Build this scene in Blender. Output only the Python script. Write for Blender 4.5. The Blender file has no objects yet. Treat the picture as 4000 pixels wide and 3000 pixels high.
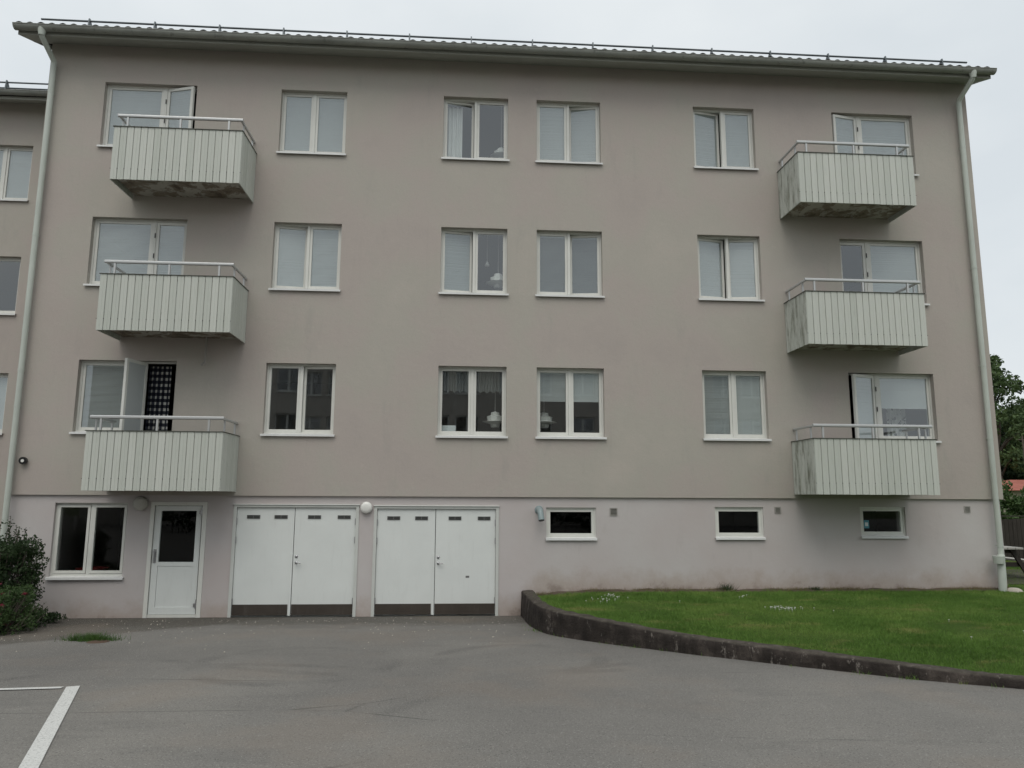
import bpy, math, random
import numpy as np
from mathutils import Matrix, Vector, noise as mnoise

random.seed(7)
rng = np.random.default_rng(7)
R = math.radians
scene = bpy.context.scene
COL = scene.collection

# ------------------------------------------------------------------ camera
def cam_axes(yaw, pitch, roll):
    cy, sy, cp, sp, cr, sr = math.cos(yaw), math.sin(yaw), math.cos(pitch), math.sin(pitch), math.cos(roll), math.sin(roll)
    f = Vector((sy*cp, cy*cp, sp)); r = Vector((cy, -sy, 0)); u = r.cross(f)
    return cr*r + sr*u, -sr*r + cr*u, f
cam = bpy.data.cameras.new('camera')
cam.sensor_width = 36.0
cam.lens = 36*2884.1/4000
cam.clip_start = 0.05; cam.clip_end = 3000
cam_o = bpy.data.objects.new('camera', cam); COL.objects.link(cam_o)
ar, au, af = cam_axes(R(3.952), R(8.719), R(0.2785))
M = Matrix((ar, au, -af)).transposed().to_4x4(); M.translation = Vector((0, -13.809, -0.0046))
cam_o.matrix_world = M
scene.camera = cam_o

# ------------------------------------------------------------------ sky, sun, exposure
SUN_EL, SUN_AZ = R(60), R(190)
world = bpy.data.worlds.new('World'); scene.world = world; world.use_nodes = True
wn = world.node_tree; wn.nodes.clear()
def wnode(t, **k):
    n = wn.nodes.new(t)
    for a, b in k.items(): setattr(n, a, b)
    return n
sky = wnode('ShaderNodeTexSky', sky_type='NISHITA', sun_disc=False, sun_elevation=SUN_EL, sun_rotation=SUN_AZ, air_density=1.0, dust_density=4.0)
bg1 = wnode('ShaderNodeBackground'); bg1.inputs['Strength'].default_value = 0.10
wn.links.new(sky.outputs[0], bg1.inputs['Color'])
tc = wnode('ShaderNodeTexCoord'); cn = wnode('ShaderNodeTexNoise')
cn.inputs['Scale'].default_value = 2.2; cn.inputs['Detail'].default_value = 5; cn.inputs['Roughness'].default_value = 0.5
mp = wnode('ShaderNodeMapping'); mp.inputs['Scale'].default_value = (1, 1, 2.0)
wn.links.new(tc.outputs['Generated'], mp.inputs[0]); wn.links.new(mp.outputs[0], cn.inputs['Vector'])
cr_ = wnode('ShaderNodeValToRGB')
cr_.color_ramp.elements[0].position = 0.32; cr_.color_ramp.elements[0].color = (0.735, 0.790, 0.825, 1)
cr_.color_ramp.elements[1].position = 0.68; cr_.color_ramp.elements[1].color = (0.885, 0.925, 0.940, 1)
wn.links.new(cn.outputs['Fac'], cr_.inputs[0])
bg2 = wnode('ShaderNodeBackground'); bg2.inputs['Strength'].default_value = 1.0
wn.links.new(cr_.outputs[0], bg2.inputs['Color'])
mx = wnode('ShaderNodeMixShader'); mx.inputs[0].default_value = 0.92
wn.links.new(bg1.outputs[0], mx.inputs[1]); wn.links.new(bg2.outputs[0], mx.inputs[2])
wo = wnode('ShaderNodeOutputWorld'); wn.links.new(mx.outputs[0], wo.inputs['Surface'])

sun = bpy.data.lights.new('sun', 'SUN'); sun.energy = 1.3; sun.angle = R(44); sun.color = (1, 0.95, 0.88)
sun_o = bpy.data.objects.new('sun', sun); COL.objects.link(sun_o)
# sun_rotation 190 deg: the bright part of the cloud stands high behind the camera
sd = Vector((math.sin(SUN_AZ)*math.cos(SUN_EL), math.cos(SUN_AZ)*math.cos(SUN_EL), math.sin(SUN_EL)))
sun_o.rotation_euler = sd.to_track_quat('Z', 'Y').to_euler(); sun_o.location = (0, -20, 40)

scene.cycles.max_bounces = 7; scene.cycles.diffuse_bounces = 2; scene.cycles.glossy_bounces = 3; scene.cycles.use_adaptive_sampling = True; scene.cycles.adaptive_threshold = 0.02; scene.cycles.transparent_max_bounces = 12
scene.cycles.caustics_reflective = False; scene.cycles.caustics_refractive = False
vs = scene.view_settings
vs.view_transform = 'Standard'; vs.look = 'None'; vs.gamma = 1; vs.exposure = 0.0; vs.use_curve_mapping = False

# ------------------------------------------------------------------ helpers: materials
def mat(name, col, rough=0.8, spec=0.3, metal=0.0):
    m = bpy.data.materials.new(name); m.use_nodes = True
    b = m.node_tree.nodes['Principled BSDF']
    b.inputs['Base Color'].default_value = (*col, 1); b.inputs['Roughness'].default_value = rough
    b.inputs['Specular IOR Level'].default_value = spec; b.inputs['Metallic'].default_value = metal
    return m
class NT:
    """small node helper"""
    def __init__(s, m): s.m = m; s.t = m.node_tree; s.b = s.t.nodes['Principled BSDF']
    def n(s, t, ins=None, **k):
        nd = s.t.nodes.new(t)
        for a, b in k.items(): setattr(nd, a, b)
        for a, b in (ins or {}).items(): s.set(nd, a, b)
        return nd
    def set(s, nd, a, b):
        if isinstance(b, bpy.types.NodeSocket): s.t.links.new(b, nd.inputs[a])
        else: nd.inputs[a].default_value = b
    def pos(s): return s.n('ShaderNodeNewGeometry').outputs['Position']
    def mapping(s, v, sc=(1, 1, 1), loc=(0, 0, 0)):
        return s.n('ShaderNodeMapping', {0: v, 'Scale': sc, 'Location': loc}).outputs[0]
    def noise(s, v, scale, detail=4, rough=0.55, dist=0.0):
        return s.n('ShaderNodeTexNoise', {'Vector': v, 'Scale': scale, 'Detail': detail, 'Roughness': rough, 'Distortion': dist}).outputs['Fac']
    def ramp(s, f, stops):
        r = s.n('ShaderNodeValToRGB', {0: f}); e = r.color_ramp.elements
        while len(e) < len(stops): e.new(0.5)
        for el, (p, c) in zip(e, stops): el.position = p; el.color = (*c, 1) if len(c) == 3 else c
        return r.outputs[0]
    def sstep(s, f, a, b):
        return s.n('ShaderNodeMapRange', {'Value': f, 'From Min': a, 'From Max': b, 'To Min': 0.0, 'To Max': 1.0}, interpolation_type='SMOOTHSTEP').outputs[0]
    def math(s, op, a, b=0.0, c=None):
        d = {0: a, 1: b}
        if c is not None: d[2] = c
        return s.n('ShaderNodeMath', d, operation=op).outputs[0]
    def mix(s, f, a, b, mode='MIX'):
        nd = s.n('ShaderNodeMix', data_type='RGBA', blend_type=mode)
        s.set(nd, 0, f)
        for sock, v in ((6, a), (7, b)):
            if isinstance(v, tuple): v = (*v, 1) if len(v) == 3 else v
            s.set(nd, sock, v)
        return nd.outputs[2]
    def color(s, c): s.t.links.new(c, s.b.inputs['Base Color'])
    def bump(s, h, strength=0.3, dist=0.01):
        nd = s.n('ShaderNodeBump', {'Height': h, 'Strength': strength, 'Distance': dist}); s.t.links.new(nd.outputs[0], s.b.inputs['Normal'])
    def sep(s, v):
        q = s.n('ShaderNodeSeparateXYZ', {0: v}); return q.outputs

MT = {}
# upper render: grey-beige with pinkish and greenish cloudy mottling and faint vertical runs
m = mat('render_upper', (0.4, 0.37, 0.34), 0.95, 0.15); t = NT(m); P = t.pos()
c = t.ramp(t.noise(P, 0.55, 5, 0.6), [(0.30, (0.422, 0.378, 0.350)), (0.44, (0.448, 0.402, 0.368)), (0.56, (0.436, 0.412, 0.366)), (0.72, (0.470, 0.434, 0.388))])
c = t.mix(t.math('MULTIPLY', t.sstep(t.noise(t.mapping(P, (1.3, 1, 0.35)), 1.5, 6, 0.7), 0.56, 0.74), 0.32), c, (0.335, 0.322, 0.300))
c = t.mix(t.math('MULTIPLY', t.sstep(t.noise(P, 3.1, 4, 0.65), 0.62, 0.76), 0.30), c, (0.52, 0.475, 0.425))
c = t.mix(t.math('MULTIPLY', t.sstep(t.noise(P, 48, 3, 0.7), 0.56, 0.70), 0.30), c, (0.56, 0.52, 0.48))
c = t.mix(t.math('MULTIPLY', t.sstep(t.noise(t.mapping(P, (1, 1, 1), (5, 0, 2)), 40, 3, 0.7), 0.56, 0.70), 0.28), c, (0.27, 0.25, 0.23))
c = t.mix(t.math('MULTIPLY', t.sstep(t.noise(t.mapping(P, (5.0, 1, 0.22)), 1.6, 4, 0.65), 0.58, 0.74), 0.11), c, (0.30, 0.285, 0.265))
t.color(c)
t.bump(t.math('ADD', t.noise(P, 140, 3, 0.7), t.math('MULTIPLY', t.noise(P, 9, 4, 0.6), 2.0)), 0.35, 0.006)
MT['render'] = m
# lower render: paler, pinkish towards some areas, brown damp and splashed earth at the foot
m = mat('render_plinth', (0.5, 0.48, 0.46), 0.92, 0.2); t = NT(m); P = t.pos(); s = t.sep(P)
c = t.ramp(t.noise(P, 0.5, 4, 0.55), [(0.32, (0.510, 0.460, 0.447)), (0.55, (0.528, 0.494, 0.483)), (0.72, (0.552, 0.530, 0.518))])
c = t.mix(t.math('MULTIPLY', t.sstep(t.noise(t.mapping(P, (1.5, 1, 0.4)), 1.8, 5, 0.7), 0.58, 0.74), 0.25), c, (0.41, 0.38, 0.36))
edge = t.math('ADD', s[2], t.math('MULTIPLY', t.math('SUBTRACT', t.noise(P, 2.6, 5, 0.72), 0.5), 0.75))
rightside = t.sstep(s[0], 0.9, 1.5)
foot = t.math('ADD', -2.03, t.math('MULTIPLY', rightside, 0.51))
d = t.math('SUBTRACT', foot, edge)
c = t.mix(t.math('MULTIPLY', t.sstep(d, -0.28, 0.14), 0.50), c, (0.35, 0.265, 0.205))
c = t.mix(t.math('MULTIPLY', t.sstep(d, 0.06, 0.26), 0.48), c, (0.15, 0.113, 0.090))
c = t.mix(t.sstep(t.noise(P, 5.3, 4, 0.75), 0.755, 0.775), c, (0.16, 0.14, 0.125))
t.color(c); t.bump(t.math('ADD', t.noise(P, 110, 3, 0.7), t.math('MULTIPLY', t.noise(P, 7, 4, 0.6), 2.0)), 0.3, 0.006)
MT['plinth'] = m
def painted(name, col, var=0.06, rough=0.5, dirt=0.15, dirtcol=(0.3, 0.3, 0.27), spec=0.35, streak=True):
    m = mat(name, col, rough, spec); t = NT(m); P = t.pos()
    lo = tuple(x*(1-var) for x in col); hi = tuple(min(1, x*(1+var)) for x in col)
    c = t.ramp(t.noise(P, 1.7, 4, 0.6), [(0.3, lo), (0.7, hi)])
    v = t.mapping(P, (6, 6, 0.8)) if streak else P
    c = t.mix(t.math('MULTIPLY', t.sstep(t.noise(v, 2.0, 5, 0.7), 0.52, 0.75), dirt), c, dirtcol)
    t.color(c); t.bump(t.noise(P, 60, 3, 0.6), 0.08, 0.003)
    return m
MT['frame'] = painted('frame_white_paint', (0.70, 0.705, 0.66), 0.05, 0.4, 0.12)
MT['sill'] = painted('sill_sheet_metal', (0.66, 0.67, 0.66), 0.05, 0.4, 0.18)
MT['gdoor'] = painted('garage_door_paint', (0.715, 0.745, 0.725), 0.03, 0.45, 0.14, (0.46, 0.47, 0.44))
MT['gframe'] = painted('garage_frame_paint', (0.58, 0.60, 0.57), 0.05, 0.5, 0.2)
MT['kick'] = painted('kick_plate_brown', (0.058, 0.048, 0.040), 0.15, 0.5, 0.35, (0.11, 0.098, 0.085))
MT['pipe'] = painted('downpipe_paint', (0.50, 0.54, 0.49), 0.06, 0.45, 0.25, (0.36, 0.40, 0.35))
m = mat('gutter_metal', (0.36, 0.38, 0.35), 0.55, 0.4); t = NT(m); P = t.pos()
c = t.ramp(t.noise(t.mapping(P, (1, 1, 1)), 1.1, 5, 0.6), [(0.3, (0.215, 0.225, 0.205)), (0.7, (0.34, 0.352, 0.322))])
c = t.mix(t.math('MULTIPLY', t.sstep(t.noise(t.mapping(P, (3, 3, 1)), 3, 6, 0.75), 0.54, 0.70), 0.6), c, (0.115, 0.12, 0.105)); t.color(c)
MT['gutter'] = m
MT['soffit'] = painted('soffit_paint', (0.345, 0.355, 0.320), 0.06, 0.7, 0.25, (0.23, 0.235, 0.21), streak=False)
MT['alu'] = mat('aluminium_rail', (0.52, 0.53, 0.525), 0.36, 0.5, 0.45)
MT['steel'] = mat('brushed_steel', (0.42, 0.42, 0.43), 0.35, 0.5, 0.8)
MT['dark_metal'] = mat('dark_metal', (0.05, 0.052, 0.055), 0.5, 0.4)
MT['snow'] = mat('galvanised_rail', (0.13, 0.15, 0.16), 0.5, 0.4, 0.4)
MT['trim'] = mat('dark_edge_trim', (0.085, 0.09, 0.075), 0.6, 0.3)
MT['vent'] = mat('vent_grey', (0.16, 0.165, 0.16), 0.6, 0.3)
MT['vent_hole'] = mat('vent_slot', (0.012, 0.012, 0.012), 0.9, 0.1)
MT['grille'] = mat('wall_grille', (0.36, 0.345, 0.32), 0.7, 0.3)
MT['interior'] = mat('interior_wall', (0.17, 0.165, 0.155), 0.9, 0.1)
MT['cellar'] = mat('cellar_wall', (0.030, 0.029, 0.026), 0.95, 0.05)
MT['opal'] = mat('opal_lamp_glass', (0.78, 0.78, 0.74), 0.25, 0.5)
MT['opal_grey'] = painted('opal_lamp_grey', (0.50, 0.49, 0.45), 0.08, 0.5, 0.3, streak=False)  # greyer, mottled opal for the lamp beside the entrance door
MT['lampwhite'] = mat('lamp_paper_white', (0.80, 0.80, 0.77), 0.6, 0.3)
MT['curtain'] = mat('sheer_curtain', (0.74, 0.75, 0.73), 0.9, 0.1)
MT['valance'] = mat('thin_dimmed_net', (0.26, 0.27, 0.26), 0.95, 0.1)  # sheer net with the dimness behind dark glass put into its colour
MT['black'] = mat('black_plastic_and_gap', (0.015, 0.015, 0.016), 0.4, 0.4)  # spotlight plastic, also the painted dark of door gap and pipe mouth
MT['red'] = mat('red_plastic', (0.10, 0.012, 0.012), 0.6, 0.2)
MT['paper'] = mat('white_card', (0.72, 0.76, 0.77), 0.8, 0.2)
MT['sticker'] = mat('blue_sticker', (0.10, 0.30, 0.38), 0.6, 0.3)
# boards on the balconies, slightly different one from the next, run marks down them
def board_mat(name, algae):
    m = mat(name, (0.56, 0.59, 0.54), 0.45, 0.35); t = NT(m); P = t.pos(); s = t.sep(P)
    rnd = t.n('ShaderNodeObjectInfo').outputs['Random']
    c = t.mix(rnd, (0.505, 0.530, 0.480), (0.575, 0.595, 0.545))
    c = t.mix(t.math('MULTIPLY', t.sstep(t.noise(t.mapping(P, (9, 9, 0.9)), 1.6, 5, 0.7), 0.50, 0.75), 0.30), c, (0.37, 0.40, 0.33))
    if algae:
        a = t.sstep(t.noise(t.mapping(P, (7, 7, 1.1), (3, 0, 0)), 1.5, 6, 0.75), 0.44, 0.66)
        c = t.mix(t.math('MULTIPLY', a, 0.85), c, (0.15, 0.155, 0.115))
    t.color(c)
    return m
MT['board'] = board_mat('balcony_board', False); MT['board_algae'] = board_mat('balcony_board_algae', True)
m = mat('balcony_concrete', (0.4, 0.38, 0.34), 0.95, 0.1); t = NT(m); P = t.pos()
f = t.noise(P, 3.2, 6, 0.65, 0.6)
c = t.ramp(f, [(0.36, (0.15, 0.125, 0.10)), (0.46, (0.26, 0.225, 0.18)), (0.505, (0.31, 0.28, 0.235)), (0.525, (0.47, 0.45, 0.40)), (0.7, (0.43, 0.415, 0.37))])
c = t.mix(t.math('MULTIPLY', t.sstep(t.noise(P, 11, 4, 0.7), 0.55, 0.7), 0.5), c, (0.18, 0.16, 0.13)); t.color(c)
t.bump(t.sstep(f, 0.49, 0.53), 0.8, 0.02)
MT['slab'] = m
# window glass: clear pane with a mirror reflection (sealed units upstairs, single panes in the base storey)
for gname, gior in (('glass', 2.25), ('glass_single', 1.42)):
    m = bpy.data.materials.new('window_'+gname); m.use_nodes = True; nt = m.node_tree; nt.nodes.clear()
    fr = nt.nodes.new('ShaderNodeFresnel'); fr.inputs['IOR'].default_value = gior
    tr = nt.nodes.new('ShaderNodeBsdfTransparent'); tr.inputs[0].default_value = (0.95, 0.97, 0.965, 1)
    gl = nt.nodes.new('ShaderNodeBsdfGlossy'); gl.inputs['Roughness'].default_value = 0.01; gl.inputs['Color'].default_value = (0.95, 0.98, 1, 1)
    ms = nt.nodes.new('ShaderNodeMixShader'); ou = nt.nodes.new('ShaderNodeOutputMaterial')
    ge = nt.nodes.new('ShaderNodeNewGeometry'); mm = nt.nodes.new('ShaderNodeMath'); mm.operation = 'SUBTRACT'; mm.inputs[0].default_value = 1.0; m2 = nt.nodes.new('ShaderNodeMath'); m2.operation = 'MULTIPLY'
    nt.links.new(ge.outputs['Backfacing'], mm.inputs[1]); nt.links.new(mm.outputs[0], m2.inputs[0]); nt.links.new(fr.outputs[0], m2.inputs[1])   # one mirror per pane: its inner face only lets light out
    nt.links.new(m2.outputs[0], ms.inputs[0]); nt.links.new(tr.outputs[0], ms.inputs[1]); nt.links.new(gl.outputs[0], ms.inputs[2]); nt.links.new(ms.outputs[0], ou.inputs[0])
    MT[gname] = m
MT['blind'] = mat('blind_slats_pale', (0.53, 0.56, 0.56), 0.5, 0.3)
MT['blind_dark'] = mat('blind_slats_grey', (0.38, 0.41, 0.415), 0.5, 0.3)
# roof tiles
m = mat('roof_tile_dark', (0.06, 0.055, 0.05), 0.85, 0.2); t = NT(m); P = t.pos()
c = t.ramp(t.noise(P, 4, 5, 0.7), [(0.35, (0.018, 0.017, 0.016)), (0.6, (0.040, 0.036, 0.033)), (0.75, (0.060, 0.066, 0.046))]); t.color(c); MT['tile'] = m
m = mat('roof_tile_red', (0.30, 0.10, 0.07), 0.85, 0.2); t = NT(m)
t.color(t.ramp(t.noise(t.pos(), 2.0, 5, 0.7), [(0.35, (0.25, 0.085, 0.06)), (0.65, (0.36, 0.13, 0.10))])); MT['tile_red'] = m
# asphalt: aggregate speckle, worn and darker patches, tyre arcs
m = mat('asphalt', (0.16, 0.155, 0.145), 0.9, 0.25); t = NT(m); P = t.pos(); s = t.sep(P)
c = t.ramp(t.noise(P, 0.35, 5, 0.6), [(0.30, (0.148, 0.143, 0.134)), (0.52, (0.182, 0.176, 0.163)), (0.70, (0.214, 0.205, 0.187))])
c = t.mix(t.math('MULTIPLY', t.sstep(t.noise(t.mapping(P, (0.8, 2.2, 1)), 1.1, 6, 0.65), 0.52, 0.68), 0.32), c, (0.125, 0.122, 0.116))
arcs = None
for (ax, ay, r, w, a0, a1) in [(-1.9, -4.55, 1.15, 0.16, None, None), (0.75, -4.4, 1.0, 0.16, None, None), (0.2, 1.2, 6.6, 0.14, None, None), (-2.6, -8.2, 3.6, 0.15, None, None), (3.2, -9.0, 4.3, 0.13, None, None)]:
    dx = t.math('SUBTRACT', s[0], ax); dy = t.math('SUBTRACT', s[1], ay)
    rr = t.math('SQRT', t.math('ADD', t.math('MULTIPLY', dx, dx), t.math('MULTIPLY', dy, dy)))
    dd = t.math('ABSOLUTE', t.math('SUBTRACT', rr, r))
    k = t.math('SUBTRACT', 1.0, t.sstep(dd, w*0.25, w))
    arcs = k if arcs is None else t.math('MAXIMUM', arcs, k)
arcs = t.math('MULTIPLY', arcs, t.sstep(t.noise(P, 0.75, 4, 0.6), 0.42, 0.60)); arcs = t.math('MULTIPLY', arcs, t.sstep(s[1], -8.0, -6.0))
c = t.mix(t.math('MULTIPLY', arcs, 0.42), c, (0.085, 0.083, 0.080))
# older, dirtier strip along the foot of the building with a ragged edge
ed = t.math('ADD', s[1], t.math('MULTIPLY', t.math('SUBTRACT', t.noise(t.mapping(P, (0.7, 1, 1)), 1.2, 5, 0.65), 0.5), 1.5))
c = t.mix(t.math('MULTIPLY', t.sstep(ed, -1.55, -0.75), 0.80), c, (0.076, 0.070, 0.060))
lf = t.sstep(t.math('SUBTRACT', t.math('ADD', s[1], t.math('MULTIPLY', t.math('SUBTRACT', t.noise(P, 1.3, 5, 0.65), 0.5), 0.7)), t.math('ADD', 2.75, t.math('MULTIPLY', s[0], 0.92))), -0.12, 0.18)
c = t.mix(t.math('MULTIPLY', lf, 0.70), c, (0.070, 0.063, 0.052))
sp = t.noise(P, 75, 4, 0.7); c = t.mix(t.math('MULTIPLY', t.sstep(sp, 0.56, 0.66), 0.80), c, (0.36, 0.35, 0.33))
c = t.mix(t.math('MULTIPLY', t.sstep(t.noise(t.mapping(P, (1, 1, 1), (3.3, 1.7, 0)), 62, 4, 0.7), 0.55, 0.66), 0.80), c, (0.060, 0.058, 0.054))
c = t.mix(t.math('MULTIPLY', t.sstep(t.noise(P, 38, 4, 0.7), 0.58, 0.70), 0.45), c, (0.29, 0.282, 0.265))
vo = t.n('ShaderNodeTexVoronoi', {'Vector': t.mapping(P, (0.18, 0.5, 1)), 'Scale': 1.0}, feature='DISTANCE_TO_EDGE').outputs[0]
crk = t.math('MULTIPLY', t.math('SUBTRACT', 1.0, t.sstep(vo, 0.001, 0.005)), t.sstep(t.noise(P, 0.4, 3), 0.52, 0.6))
c = t.mix(t.math('MULTIPLY', crk, 0.7), c, (0.05, 0.05, 0.048))
c = t.mix(t.math('MULTIPLY', t.sstep(t.noise(t.mapping(P, (1, 1, 1), (7, 3, 0)), 0.55, 4, 0.6), 0.48, 0.66), 0.22), c, (0.235, 0.190, 0.150))
t.color(c); t.bump(t.math('ADD', sp, t.noise(P, 90, 3, 0.6)), 0.5, 0.006)
MT['asphalt'] = m
m = mat('road_paint', (0.62, 0.62, 0.60), 0.8, 0.25); t = NT(m); P = t.pos()
c = t.mix(t.math('MULTIPLY', t.sstep(t.noise(P, 60, 4, 0.7), 0.50, 0.66), 0.65), (0.60, 0.605, 0.585), (0.20, 0.197, 0.19)); t.color(c)
t.bump(t.noise(P, 120, 3, 0.6), 0.4, 0.005); MT['paint'] = m
# old concrete of the low wall
m = mat('old_concrete', (0.1, 0.09, 0.085), 0.95, 0.15); t = NT(m); P = t.pos()
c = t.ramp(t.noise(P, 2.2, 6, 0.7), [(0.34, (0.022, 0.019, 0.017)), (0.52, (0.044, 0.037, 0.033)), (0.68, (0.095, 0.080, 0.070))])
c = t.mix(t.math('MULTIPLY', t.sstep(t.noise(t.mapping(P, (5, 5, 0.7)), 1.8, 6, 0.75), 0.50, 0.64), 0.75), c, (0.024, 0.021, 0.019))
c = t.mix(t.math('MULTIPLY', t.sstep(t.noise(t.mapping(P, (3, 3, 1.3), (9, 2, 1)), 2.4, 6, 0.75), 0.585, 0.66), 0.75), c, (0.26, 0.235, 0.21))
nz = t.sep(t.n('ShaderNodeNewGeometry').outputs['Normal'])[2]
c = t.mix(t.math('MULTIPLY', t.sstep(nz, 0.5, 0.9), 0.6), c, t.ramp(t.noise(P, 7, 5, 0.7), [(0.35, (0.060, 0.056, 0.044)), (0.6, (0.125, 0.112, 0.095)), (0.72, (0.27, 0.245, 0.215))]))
t.color(c); t.bump(t.math('ADD', t.noise(P, 35, 5, 0.7), t.noise(P, 6, 4, 0.6)), 0.7, 0.02); MT['kerb'] = m
# lawn
def lawn_col(t, P, k=1.0):
    g = lambda a: tuple(x*k for x in a)
    c = t.ramp(t.noise(P, 0.9, 5, 0.6), [(0.30, g((0.047, 0.096, 0.015))), (0.5, g((0.072, 0.134, 0.024))), (0.70, g((0.112, 0.170, 0.037)))])
    c = t.mix(t.math('MULTIPLY', t.sstep(t.noise(t.mapping(P, (0.7, 1.4, 1), (4, 7, 0)), 1.6, 5, 0.72), 0.53, 0.70), 0.70), c, g((0.180, 0.172, 0.062)))
    return c
m = mat('lawn_soil', (0.05, 0.08, 0.02), 0.95, 0.1); t = NT(m); P = t.pos()
c = t.mix(t.math('MULTIPLY', t.sstep(t.noise(P, 40, 4, 0.7), 0.45, 0.65), 0.5), lawn_col(t, P, 0.7), (0.035, 0.045, 0.015)); t.color(c); t.bump(t.noise(P, 80, 4, 0.7), 0.8, 0.02); MT['lawn'] = m
m = mat('grass_blade', (0.06, 0.11, 0.03), 0.7, 0.25); t = NT(m); t.color(lawn_col(t, t.pos(), 1.52)); MT['grass'] = m
m = mat('far_ground', (0.06, 0.085, 0.03), 0.95, 0.1); t = NT(m); t.color(t.ramp(t.noise(t.pos(), 0.2, 5), [(0.35, (0.045, 0.07, 0.022)), (0.65, (0.085, 0.105, 0.045))])); MT['ground'] = m
def leaf_mat(name, a, b, trans=0.25):
    m = mat(name, a, 0.6, 0.3); t = NT(m)
    c = t.ramp(t.noise(t.pos(), 2.3, 4, 0.7), [(0.32, a), (0.68, b)])
    t.color(c)
    tl = t.n('ShaderNodeBsdfTranslucent'); t.t.links.new(c, tl.inputs[0])
    mxs = t.n('ShaderNodeMixShader'); mxs.inputs[0].default_value = trans
    t.t.links.new(t.b.outputs[0], mxs.inputs[1]); t.t.links.new(tl.outputs[0], mxs.inputs[2])
    t.t.links.new(mxs.outputs[0], t.t.nodes['Material Output'].inputs[0])
    return m
MT['leaf_dark'] = leaf_mat('leaf_dark', (0.022, 0.042, 0.018), (0.050, 0.085, 0.032))
MT['leaf_mid'] = leaf_mat('leaf_mid', (0.035, 0.070, 0.022), (0.075, 0.125, 0.040))
MT['leaf_tree'] = leaf_mat('leaf_tree', (0.045, 0.082, 0.028), (0.100, 0.150, 0.055))
MT['leaf_hedge'] = leaf_mat('leaf_hedge', (0.040, 0.085, 0.024), (0.100, 0.165, 0.050))
MT['leaf_far'] = leaf_mat('leaf_far', (0.022, 0.045, 0.020), (0.050, 0.085, 0.034))
MT['tuft'] = leaf_mat('tuft_blade', (0.045, 0.100, 0.022), (0.085, 0.160, 0.035))
MT['pink'] = mat('pink_petal', (0.20, 0.030, 0.050), 0.7, 0.2)
MT['petal'] = mat('white_petal', (0.80, 0.80, 0.78), 0.7, 0.2)
MT['bark'] = painted('bark', (0.10, 0.085, 0.07), 0.25, 0.95, 0.4, (0.05, 0.045, 0.04))
MT['wood_dark'] = painted('fence_wood', (0.040, 0.034, 0.029), 0.2, 0.9, 0.5, (0.10, 0.095, 0.085))
MT['wood_pale'] = painted('weathered_wood', (0.42, 0.41, 0.38), 0.12, 0.85, 0.3)
MT['stone'] = painted('pale_stone', (0.46, 0.42, 0.36), 0.15, 0.9, 0.3, streak=False)
MT['rust'] = painted('rusty_cover', (0.085, 0.056, 0.040), 0.25, 0.9, 0.4, (0.07, 0.05, 0.04), streak=False)
MT['house_wall'] = mat('far_house_wall', (0.45, 0.40, 0.32), 0.9, 0.1)
MT['opp_wall'] = painted('opposite_render', (0.50, 0.47, 0.42), 0.08, 0.95, 0.2)
# blue-black and white check of the curtain in the open balcony door
m = mat('check_cloth', (0.5, 0.5, 0.5), 0.9, 0.1); t = NT(m); s = t.sep(t.pos())
bx_ = t.math('GREATER_THAN', t.math('FRACT', t.math('MULTIPLY', s[0], 1/0.085)), 0.55)
bz_ = t.math('GREATER_THAN', t.math('FRACT', t.math('MULTIPLY', s[2], 1/0.115)), 0.55)
both = t.math('MULTIPLY', bx_, bz_); any_ = t.math('MAXIMUM', bx_, bz_)
t.color(t.mix(both, t.mix(any_, (0.012, 0.014, 0.022), (0.060, 0.065, 0.080)), (0.70, 0.70, 0.66))); MT['check'] = m
m = mat('leaf_print_cloth', (0.6, 0.6, 0.55), 0.9, 0.1); t = NT(m)
t.color(t.mix(t.sstep(t.noise(t.pos(), 9, 2, 0.5), 0.55, 0.60), (0.62, 0.63, 0.60), (0.10, 0.12, 0.11))); MT['print'] = m

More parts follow.
